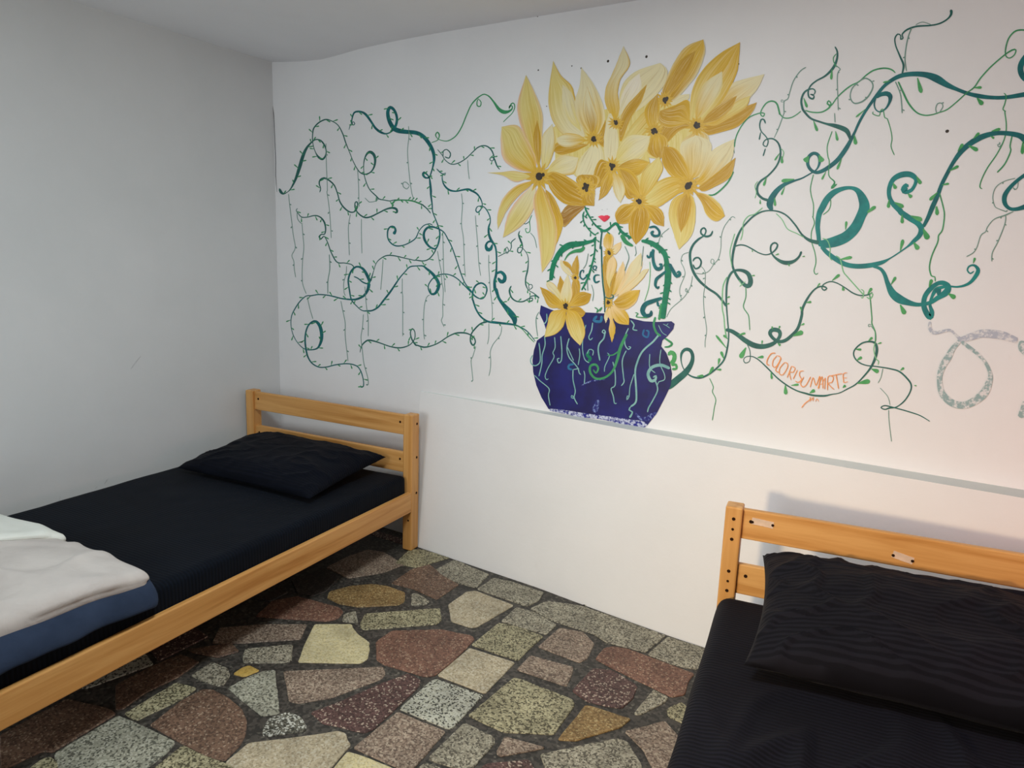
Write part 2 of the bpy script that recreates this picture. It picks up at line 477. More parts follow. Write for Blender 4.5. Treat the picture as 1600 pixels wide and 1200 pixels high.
# the paving goes on under the beds and behind the camera
random.seed(3)
seeds = []
gy = YF + 0.1
while gy < 0.05:
    gx = 0.05
    while gx < XR:
        seeds.append(Vector((gx + random.uniform(-0.09, 0.09), gy + random.uniform(-0.09, 0.09))))
        gx += 0.27
    gy += 0.25
kinds = ['brown', 'grey', 'pinkgrey', 'olive', 'red', 'greengrey', 'beige', 'darkred', 'ochre', 'white', 'grey', 'cream']
for k, s in enumerate(seeds):
    cell = [(s.x - .4, s.y - .4), (s.x + .4, s.y - .4), (s.x + .4, s.y + .4), (s.x - .4, s.y + .4)]
    clips = []
    for q in seeds:
        if q is not s and (q - s).length < 0.8:
            nrm = (q - s).normalized(); clips.append((nrm, (s + q).dot(nrm) / 2 - 0.009))
    clips += [(Vector((1, 0)), XR), (Vector((-1, 0)), 0.0), (Vector((0, 1)), -0.06), (Vector((0, -1)), -YF)]
    for nrm, dd in clips:
        new = []
        for i in range(len(cell)):
            a = Vector(cell[i]); b = Vector(cell[(i + 1) % len(cell)])
            da, db = a.dot(nrm) - dd, b.dot(nrm) - dd
            if da <= 0: new.append(tuple(a))
            if da * db < 0: new.append(tuple(a + (b - a) * (da / (da - db))))
        cell = new
        if len(cell) < 3: break
    if len(cell) < 3: continue
    cl = [cell[0]]
    for p in cell[1:]:
        if (Vector(p) - Vector(cl[-1])).length > 0.02: cl.append(p)
    if len(cl) > 3 and (Vector(cl[0]) - Vector(cl[-1])).length < 0.02: cl.pop()
    cell = cl
    if len(cell) < 3 or abs(poly_area(cell)) < 0.008: continue
    cen = (sum(p[0] for p in cell) / len(cell), sum(p[1] for p in cell) / len(cell))
    smp = cell + [cen] + [((p[0] + cen[0]) / 2, (p[1] + cen[1]) / 2) for p in cell] + [((cell[i][0] + cell[i - 1][0]) / 2, (cell[i][1] + cell[i - 1][1]) / 2) for i in range(len(cell))]
    clash = any(inside(p, sp) for sp in stone_polys for p in smp) or any(inside(p, cell) for sp in stone_polys for p in sp)
    if clash: continue
    stone(cell, random.choice(kinds), 100 + k)

# ------------------------------------------------------------------ beds
TH_L, TH_R = 0.0978, 0.15
W, PW, PD, PH, BL = 1.067, 0.052, 0.060, 0.670, 2.08
def board(name, lo, hi, axis, parent, bev=0.004, mat=None):
    c = [(lo[i] + hi[i]) / 2 for i in range(3)]
    bm = bmesh.new()
    bmesh.ops.create_cube(bm, size=1.0)
    for v in bm.verts:
        v.co = Vector([v.co[i] * (hi[i] - lo[i]) for i in range(3)])
    bmesh.ops.bevel(bm, geom=bm.edges[:], offset=bev, segments=2, profile=0.5, affect='EDGES')
    o = bmobj(name, bm, mat or M_WOOD[axis], parent)
    o.location = c
    return o
def disc(name, loc, normal, r, depth, parent, mat, n=14):
    """short cylinder standing a hair proud of a board"""
    bm = bmesh.new()
    bmesh.ops.create_cone(bm, cap_ends=True, segments=n, radius1=r, radius2=r * 0.9, depth=depth)
    o = bmobj(name, bm, mat, parent)
    pl = parent.location
    o.location = Vector(loc) - pl
    o.rotation_euler = Vector((0, 0, 1)).rotation_difference(Vector(normal)).to_euler()
    return o
def make_bed(name, corner, th, label, marks):
    """corner: front right corner of the right head post; local x to the right, y towards the headboard"""
    t = empty(name, (corner[0], corner[1], 0), th)
    tag(t, label, 'bed frame')
    x0, x1 = -W, 0.0
    yF = -(BL - PD)
    posts = []
    for y in (0.0, yF):
        for x in (x0, x1 - PW):
            posts.append(board('post', (x, y, 0.0), (x + PW, y + PD, PH), 2, t, 0.005))
    rails = []
    for y in (0.014, yF + PD - 0.036):
        nm = 'headboard_rail' if y > -1 else 'footboard_rail'
        for z0, z1 in ((0.567, 0.664), (0.382, 0.482)):
            rails.append(board(nm, (x0 + PW - 0.01, y, z0), (x1 - PW + 0.01, y + 0.022, z1), 0, t))
    sides = []
    for x in (x0 + 0.012, x1 - 0.023):
        sides.append(board('side_rail', (x, yF + PD - 0.002, 0.197), (x + 0.022, 0.002, 0.297), 1, t))
    board('slat_support', (x0 + 0.034, yF + PD, 0.199), (x0 + 0.056, 0.0, 0.222), 1, t, 0.002, M_SLATWOOD)
    board('slat_support', (x1 - 0.045, yF + PD, 0.199), (x1 - 0.023, 0.0, 0.222), 1, t, 0.002, M_SLATWOOD)
    for i in range(13):
        y = yF + PD + 0.06 + i * 0.148
        board('slat', (x0 + 0.035, y, 0.222), (x1 - 0.024, y + 0.07, 0.240), 0, t, 0.003, M_SLATWOOD)
    # screw holes at the rail ends and in the outer side of the posts
    for r in rails[:2]:
        zc = r.location.z
        for x in (x0 + PW + 0.026, x1 - PW - 0.026):
            disc('screw_hole', (x, 0.0138, zc + (0.012 if zc > .5 else 0.014)), (0, -1, 0), 0.006, 0.002, r, M_HOLE)
    for p, sx, s in ((posts[1], x1, 1), (posts[0], x0, -1)):
        for z in (0.624, 0.46, 0.283):
            disc('dowel_hole', (sx, PD * 0.66, z), (s, 0, 0), 0.0065, 0.002, p, M_HOLE)
    disc('dowel_hole', (x1 - PW * 0.35, 0, 0.152), (0, -1, 0), 0.005, 0.002, posts[1], M_HOLE)
    if marks:
        for z, r_ in ((0.632, 0.0058), (0.598, 0.0045), (0.565, 0.0058), (0.458, 0.0058), (0.424, 0.0045), (0.392, 0.0058)):
            disc('dowel_hole', (x0 + PW * 0.52, 0, z), (0, -1, 0), r_, 0.002, posts[0], M_HOLE)
        for (xa, za, xb, zb) in ((0.028, 0.632, 0.092, 0.628), (0.42, 0.604, 0.475, 0.592)):
            r = rails[0]
            cx, cz = x0 + PW + (xa + xb) / 2, (za + zb) / 2
            ang = math.atan2(zb - za, xb - xa)
            bm = bmesh.new()
            n = 12
            pts = []
            L, hh = (xb - xa) / 2, 0.0105
            for k in range(n):
                u = -1 + 2 * k / (n - 1)
                pts.append((u * L, hh + 0.0012 * noise.noise(Vector((u * 4, xa * 9, 0)))))
            for k in range(n):
                u = 1 - 2 * k / (n - 1)
                pts.append((u * L, -hh + 0.0012 * noise.noise(Vector((u * 4, xa * 9 + 5, 0)))))
            vs = [bm.verts.new((p[0], -0.0006, p[1])) for p in pts]
            fc = bm.faces.new(vs)
            ex = bmesh.ops.extrude_face_region(bm, geom=[fc])
            for g in ex['geom']:
                if isinstance(g, bmesh.types.BMVert): g.co.y += 0.0012
            bmesh.ops.recalc_face_normals(bm, faces=bm.faces[:])
            o = bmobj('tape_residue', bm, M_TAPE, r)
            o['label'] = 'torn pale strip of old tape on the rail'
            o.location = Vector((cx, 0.0136, cz)) - r.location
            o.rotation_euler = (0, -ang, 0)
            for s_ in (-1, 1):
                disc('screw_hole', (cx + s_ * L * 0.93 * math.cos(ang), 0.0128, cz + s_ * L * 0.93 * math.sin(ang) - 0.004 * (s_ < 0)), (0, -1, 0), 0.0045, 0.002, r, M_HOLE)
    return t
CL = (1.096, -0.154)
bed_l = make_bed('single_bed', CL, TH_L, 'pine bed frame along the grey side wall, under the navy mattress', False)
lp = Vector((2.69, -0.469))            # right front corner of the left head post of the second bed
off = (W - PW) * Vector((math.cos(TH_R), math.sin(TH_R)))
CR = (lp.x + off.x, lp.y + off.y)
bed_r = make_bed('single_bed', CR, TH_R, 'pine bed frame with tape marks on its headboard, under the black mattress', True)

def rounded(name, lo, hi, r, n, mat, disp=None, loc=(0, 0, 0), rz=0.0, parent=None):
    """soft box: subdivided cube with rounded edges, disp(p, nrm) -> new point"""
    nx_, ny_, nz_ = n
    verts, idx, faces = [], {}, []
    c = [(lo[i] + hi[i]) / 2 for i in range(3)]; hlf = [(hi[i] - lo[i]) / 2 for i in range(3)]
    def bias(t, h):                    # crowd the grid lines into the rounded rims
        return t
    def vid(i, j, k):
        key = (i, j, k)
        if key in idx: return idx[key]
        p = Vector(((2 * i / nx_ - 1) * hlf[0], (2 * j / ny_ - 1) * hlf[1], (2 * k / nz_ - 1) * hlf[2]))
        q = Vector([max(-(hlf[a] - r), min(hlf[a] - r, p[a])) for a in range(3)])
        d = p - q
        nrm = d.normalized() if d.length > 1e-9 else Vector((0, 0, 1))
        p = q + nrm * r if d.length > 1e-9 else p
        p = p + Vector(c)
        if disp: p = disp(p, nrm)
        idx[key] = len(verts); verts.append(p)
        return idx[key]
    for i in range(nx_):
        for j in range(ny_):
            faces.append((vid(i, j, nz_), vid(i + 1, j, nz_), vid(i + 1, j + 1, nz_), vid(i, j + 1, nz_)))
            faces.append((vid(i, j, 0), vid(i, j + 1, 0), vid(i + 1, j + 1, 0), vid(i + 1, j, 0)))
    for i in range(nx_):
        for k in range(nz_):
            faces.append((vid(i, 0, k), vid(i + 1, 0, k), vid(i + 1, 0, k + 1), vid(i, 0, k + 1)))
            faces.append((vid(i, ny_, k), vid(i, ny_, k + 1), vid(i + 1, ny_, k + 1), vid(i + 1, ny_, k)))
    for j in range(ny_):
        for k in range(nz_):
            faces.append((vid(0, j, k), vid(0, j, k + 1), vid(0, j + 1, k + 1), vid(0, j + 1, k)))
            faces.append((vid(nx_, j, k), vid(nx_, j + 1, k), vid(nx_, j + 1, k + 1), vid(nx_, j, k + 1)))
    o = obj(name, verts, faces, mat, parent, smooth=True)
    o.location = loc; o.rotation_euler = (0, 0, rz)
    return o
def nz(x, y, z): return noise.noise(Vector((x, y, z)))
def crease(x, y, s):
    return max(0.0, 1 - abs(nz(x, y, s)) * 9)
def disp_l(p, n):
    a = 0.0025 * nz(p.x * 5, p.y * 5, p.z * 5) + 0.0012 * nz(p.x * 14, p.y * 14, 3)
    p = p + n * a
    if p.z > 0.33: p.z -= 0.006 * (1 - abs(2 * (p.x + 0.535) / 1.0) ** 2) * 0.5
    return p
mat_l = rounded('mattress', (-1.030, -1.955, 0.2405), (-0.026, -0.006, 0.378), 0.022, (44, 84, 8), M_NAVY, disp_l, (CL[0], CL[1], 0), TH_L)
tag(mat_l, 'mattress in a navy striped fitted sheet, carrying the folded duvet', 'mattress')
def disp_r(p, n):
    xx, yy = p.x, p.y
    a = 0.003 * nz(xx * 4, yy * 4, 1)
    if p.z > 0.3 and n.z > 0.3:
        fade = math.exp(-((yy + 0.75) / 0.45) ** 2)
        a += 0.015 * fade * max(0, 1 - abs(nz(xx * 6 + 0.8 * nz(xx * 3, yy * 3, 0), yy * 1.5, 7)) * 8)
        a += 0.008 * max(0, 1 - abs(nz(xx * 4, yy * 2.2, 17)) * 10)
        a *= min(1.0, max(0.0, (-0.40 - yy) / 0.15)) * min(1.0, max(0.0, (xx + 1.06) / 0.16))
    p = p + n * a
    if p.z < 0.302: p.x = max(p.x, -1.030)      # the sheet bulges out over the side rail
    return p
mat_r = rounded('mattress', (-1.061, -1.955, 0.2405), (-0.026, -0.004, 0.385), 0.040, (90, 150, 14), M_BLACK, disp_r, (CR[0], CR[1], 0), TH_R)
tag(mat_r, 'mattress in a black striped sheet, wrinkled below the black pillow', 'mattress')

def pillow(name, w, d, h, mat, label, loc, rz, tilt, seed, roll=0.0, crumple=1.0, sx=None):
    nu, nv = 84, 60
    verts, faces = [], []
    top, bot = {}, {}
    for j in range(nv + 1):
        for i in range(nu + 1):
            u = -1 + 2 * i / nu; v = -1 + 2 * j / nv
            e = (max(0, 1 - abs(u) ** 3.2)) ** 0.5 * (max(0, 1 - abs(v) ** 2.8)) ** 0.5
            x = u * w / 2 * (1 - 0.055 * (1 - abs(v) ** 2) * abs(u) ** 3)
            y = v * d / 2 * (1 - 0.075 * (1 - abs(u) ** 2) * abs(v) ** 3)
            ph = h / 2 * e
            wr = crumple * e ** 0.5 * (0.010 * nz(u * 2.2 + seed, v * 2.2, 0) + 0.014 * max(0, 1 - abs(nz(u * 3 + seed, v * 3, 4)) * 6) * (0.25 + abs(u) * 0.9)
                 + 0.004 * nz(u * 7 + seed, v * 7, 2))
            edge = i in (0, nu) or j in (0, nv)
            top[i, j] = len(verts); verts.append((x, y, ph * 1.25 + wr))
            if edge: bot[i, j] = top[i, j]
            else:
                bot[i, j] = len(verts); verts.append((x, y, -ph * 0.75 + wr * 0.3))
    for j in range(nv):
        for i in range(nu):
            faces.append((top[i, j], top[i + 1, j], top[i + 1, j + 1], top[i, j + 1]))
            faces.append((bot[i, j], bot[i, j + 1], bot[i + 1, j + 1], bot[i + 1, j]))
    R = Matrix.Rotation(tilt, 3, 'X') @ Matrix.Rotation(roll, 3, 'Y')
    o = obj(name, [R @ Vector(v) for v in verts], faces, mat, smooth=True)
    o.location = loc; o.rotation_euler = (0, 0, rz)
    return tag(o, label, 'pillow')
def loc_of(c, th, x, y, z):
    return (c[0] + math.cos(th) * x - math.sin(th) * y, c[1] + math.sin(th) * x + math.cos(th) * y, z)
pillow('pillow', 0.80, 0.52, 0.115, M_NAVY_PILLOW, 'navy pillow lying flat at the head of the left bed', loc_of(CL, TH_L, -0.53, -0.285, 0.43), TH_L, 0.10, 1.0, 0.0, 0.7)
pillow('pillow', 0.86, 0.50, 0.17, M_BLACK_PILLOW, 'black striped pillow leaning on the headboard of the right bed', loc_of(CR, TH_R, -0.515, -0.235, 0.478), TH_R, 0.20, 6.0, 0.0, 1.35)

# folded duvet at the foot of the left bed
duvet = empty('folded_duvet', (CL[0], CL[1], 0), TH_L)
tag(duvet, 'folded duvet, beige and white above blue, on the navy mattress', 'duvet')
def disp_blue(p, n):
    p = p + n * (0.005 * nz(p.x * 5, p.y * 6, p.z * 8 + 2) + 0.004 * nz(p.x * 14, p.y * 11, 5))
    k = max(0.0, (p.x + 0.05) / 0.055)
    p.z -= 0.036 * k * k
    q = max(0.0, (p.y + 1.50) / 0.17)
    p.z -= 0.012 * q * q * (0.3 + k)
    return p
rounded('blue_layer', (-1.00, -1.98, 0.382), (0.012, -1.345, 0.428), 0.022, (90, 70, 6), M_BLUE, disp_blue, parent=duvet)
def disp_beige(p, n):
    p = p + n * (0.006 * nz(p.x * 4, p.y * 5, p.z * 6) + 0.010 * max(0, 1 - abs(nz(p.x * 3.5 + p.y * 2.5, p.y * 4 - p.x * 2, 9)) * 7) * (n.z > 0.2))
    q = max(0.0, (p.y + 1.56) / 0.2)
    p.z -= 0.030 * q * q
    k = max(0.0, (p.x + 0.22) / 0.2)
    p.z -= 0.022 * k * k
    p.x -= 0.04 * max(0.0, (-1.45 - p.y) / 0.5) * k
    return p
rounded('beige_layer', (-0.99, -1.975, 0.425), (-0.012, -1.352, 0.492), 0.030, (100, 72, 8), M_BEIGE, disp_beige, parent=duvet)
def disp_white(p, n):
    p = disp_beige(p, n)
    p.x += 0.26 * max(0.0, (p.y + 1.99) / 0.64) * max(0.0, (p.x + 0.99) / 0.30)
    return p
rounded('white_layer', (-0.992, -1.97, 0.470), (-0.69, -1.347, 0.504), 0.016, (30, 48, 5), M_WHITE, disp_white, parent=duvet)

# ------------------------------------------------------------------ mural painted on the back wall
mural = empty('wall_mural', (2.1, 0.0, 0.85))
tag(mural, 'mural of yellow flowers, a blue pot and green vines painted on the white wall', 'mural')
MI = Vector((2.1, 0.0, 0.85))
LAYER = [0.0004]
def layer(step=1.2e-5):
    LAYER[0] += step * 0.25
    return -LAYER[0]
def paint(name, c1, c2, rough=0.5, fade=None, through=(0.74, 0.74, 0.74, 1)):
    mt, nt, b = newmat(name, rough, 0.35)
    v = objcoord(nt)
    n = node(nt, 'ShaderNodeTexNoise', in_Scale=26.0, in_Detail=4.0, in_Roughness=0.6)
    nt.links.new(v, n.inputs['Vector'])
    r = ramp(nt, [(0.32, c1), (0.68, c2)])
    nt.links.new(n.outputs['Fac'], r.inputs['Fac'])
    nt.links.new(r.outputs['Color'], b.inputs['Base Color'])
    if fade:                                   # worn paint: the wall shows through in flecks
        n2 = node(nt, 'ShaderNodeTexNoise', in_Scale=70.0, in_Detail=5.0, in_Roughness=0.7)
        nt.links.new(v, n2.inputs['Vector'])
        r2 = ramp(nt, [(fade - 0.06, c1), (fade + 0.06, through)])
        nt.links.new(n2.outputs['Fac'], r2.inputs['Fac'])
        nt.links.new(r2.outputs['Color'], b.inputs['Base Color'])
    return mt
K_ = 1.15
PAINT = {
    'T': paint('paint_teal', rgb(4, 80, 86, K_), rgb(12, 110, 110, K_)),
    'W': paint('paint_bright_teal', rgb(6, 104, 106, K_), rgb(16, 132, 126, K_)),
    'D': paint('paint_dark_green', rgb(22, 82, 78, K_), rgb(40, 104, 94, K_)),
    'N': paint('paint_thin_grey_green', rgb(96, 132, 120, K_), rgb(112, 146, 134, K_)),
    'G': paint('paint_green', rgb(44, 128, 80, K_), rgb(66, 150, 98, K_)),
    'E': paint('paint_emerald', rgb(6, 104, 76, K_), rgb(22, 130, 92, K_)),
    'L': paint('paint_light_green', rgb(104, 170, 120, K_), rgb(124, 186, 136, K_)),
    'S': paint('paint_leaf_green', rgb(52, 138, 76, K_), rgb(84, 164, 100, K_)),
    'P': paint('paint_pale_teal', rgb(104, 158, 158, K_), rgb(136, 182, 176, K_)),
    'B': paint('paint_mid_blue', rgb(30, 90, 140, K_), rgb(44, 116, 152, K_)),
    'Z': paint('paint_scuffed_blue', rgb(30, 32, 108, K_), rgb(34, 40, 120, K_), 0.6, 0.54, rgb(128, 146, 200)),
    'y': paint('paint_scuffed_foot', rgb(34, 38, 124, K_), rgb(34, 38, 124, K_), 0.6, 0.50, rgb(196, 202, 222)),
    'F': paint('paint_worn_grey', rgb(166, 172, 184, K_), rgb(160, 166, 178, K_), 0.7, 0.53),
    'f': paint('paint_worn_green', rgb(140, 164, 164, K_), rgb(130, 160, 156, K_), 0.7, 0.53),
    'k': paint('paint_dark_dot', rgb(48, 42, 36), rgb(70, 60, 50)),
    'O': paint('paint_orange', rgb(222, 138, 74, K_), rgb(232, 156, 92, K_)),
    'r': paint('paint_red', rgb(206, 40, 66, K_), rgb(226, 72, 92, K_)),
    'g': paint('paint_faint_grey', rgb(172, 172, 174), rgb(184, 184, 186)),
}
def catmull(p, step=2.2):
    out = []
    n = len(p)
    for i in range(n - 1):
        p0 = p[max(0, i - 1)]; p1 = p[i]; p2 = p[i + 1]; p3 = p[min(n - 1, i + 2)]
        k = max(2, int(math.dist(p1[:2], p2[:2]) / step))
        for s in range(k):
            t = s / k
            q = []
            for a in range(3):
                q.append(0.5 * (2 * p1[a] + (p2[a] - p0[a]) * t + (2 * p0[a] - 5 * p1[a] + 4 * p2[a] - p3[a]) * t * t + (3 * p1[a] - p0[a] - 3 * p2[a] + p3[a]) * t ** 3))
            q[2] = max(q[2], 0.5)
            out.append(tuple(q))
    out.append(tuple(p[-1]))
    return out
def teardrop(bx, by, tx, ty, w, y, verts, faces):
    dx, dy = tx - bx, ty - by
    L = math.hypot(dx, dy) or 1.0
    nx_, ny_ = -dy / L, dx / L
    base = len(verts)
    prof = [(0.0, 0.10), (0.3, 0.28), (0.6, 0.46), (0.82, 0.5), (0.95, 0.3)]
    pts = [(bx + dx * t + nx_ * w * k, by + dy * t + ny_ * w * k) for t, k in prof] + [(tx, ty)] + \
          [(bx + dx * t - nx_ * w * k, by + dy * t - ny_ * w * k) for t, k in reversed(prof)]
    for q in pts:
        verts.append(wallpt(q[0], q[1], y) - MI)
    faces.append(tuple(range(base, base + len(pts))))
vines = []
def stroke(s, col, name='painted_vine', parent=None, leaves=0, leafcol='G', leaflen=6.5, wk=1.0, taper=True):
    pts = catmull(parse(s))
    y = layer(3.4e-5) + 6.5e-6
    verts, faces = [], []
    n = len(pts)
    for i, (x, yy, w) in enumerate(pts):
        a = pts[max(0, i - 1)]; b = pts[min(n - 1, i + 1)]
        dx, dy = b[0] - a[0], b[1] - a[1]
        L = math.hypot(dx, dy) or 1.0
        w = max(w, 1.0) * wk * 0.5
        if taper and (i == 0 or i == n - 1): w *= 0.45
        nx_, ny_ = -dy / L * w, dx / L * w
        yi = y - 6.0e-6 * i / n              # a stroke crossing itself lies on top of its earlier part
        verts.append(wallpt(x + nx_, yy + ny_, yi) - MI); verts.append(wallpt(x - nx_, yy - ny_, yi) - MI)
    for i in range(n - 1):
        faces.append((2 * i, 2 * i + 1, 2 * i + 3, 2 * i + 2))
    o = obj(name, verts, faces, PAINT[col], parent or mural)
    if name == 'painted_vine': vines.append((o, [p[:2] for p in pts]))
    if leaves:
        lv, lf = [], []
        ly = layer()
        acc = leaves * 0.5; side = 1
        for i in range(1, n - 1):
            acc += math.dist(pts[i][:2], pts[i - 1][:2])
            if acc > leaves * random.uniform(0.75, 1.3):
                acc = 0; side = -side if random.random() < 0.85 else side
                dx, dy = pts[i + 1][0] - pts[i - 1][0], pts[i + 1][1] - pts[i - 1][1]
                L = math.hypot(dx, dy) or 1
                ang = math.atan2(dy, dx) + side * random.uniform(0.6, 1.15)
                ll = leaflen * random.uniform(0.75, 1.3) + pts[i][2] * 0.4
                teardrop(pts[i][0], pts[i][1], pts[i][0] + math.cos(ang) * ll, pts[i][1] + math.sin(ang) * ll, 2.0, ly, lv, lf)
        if lf:
            lo = obj('small_leaves', lv, lf, PAINT[leafcol], o)
            lo['kind'] = 'stuff'
    return o
def group_strokes(lines):
    for l in lines.strip().splitlines():
        col, lv, s = l.split(None, 2)
        lv = float(lv)
        if col == 'N' and len(s.split()) > 4: stroke(s, col, leaves=32, leafcol='N', leaflen=3.2)   # hanging tendrils carry a few tiny buds
        else: stroke(s, col, leaves=lv)

random.seed(11)
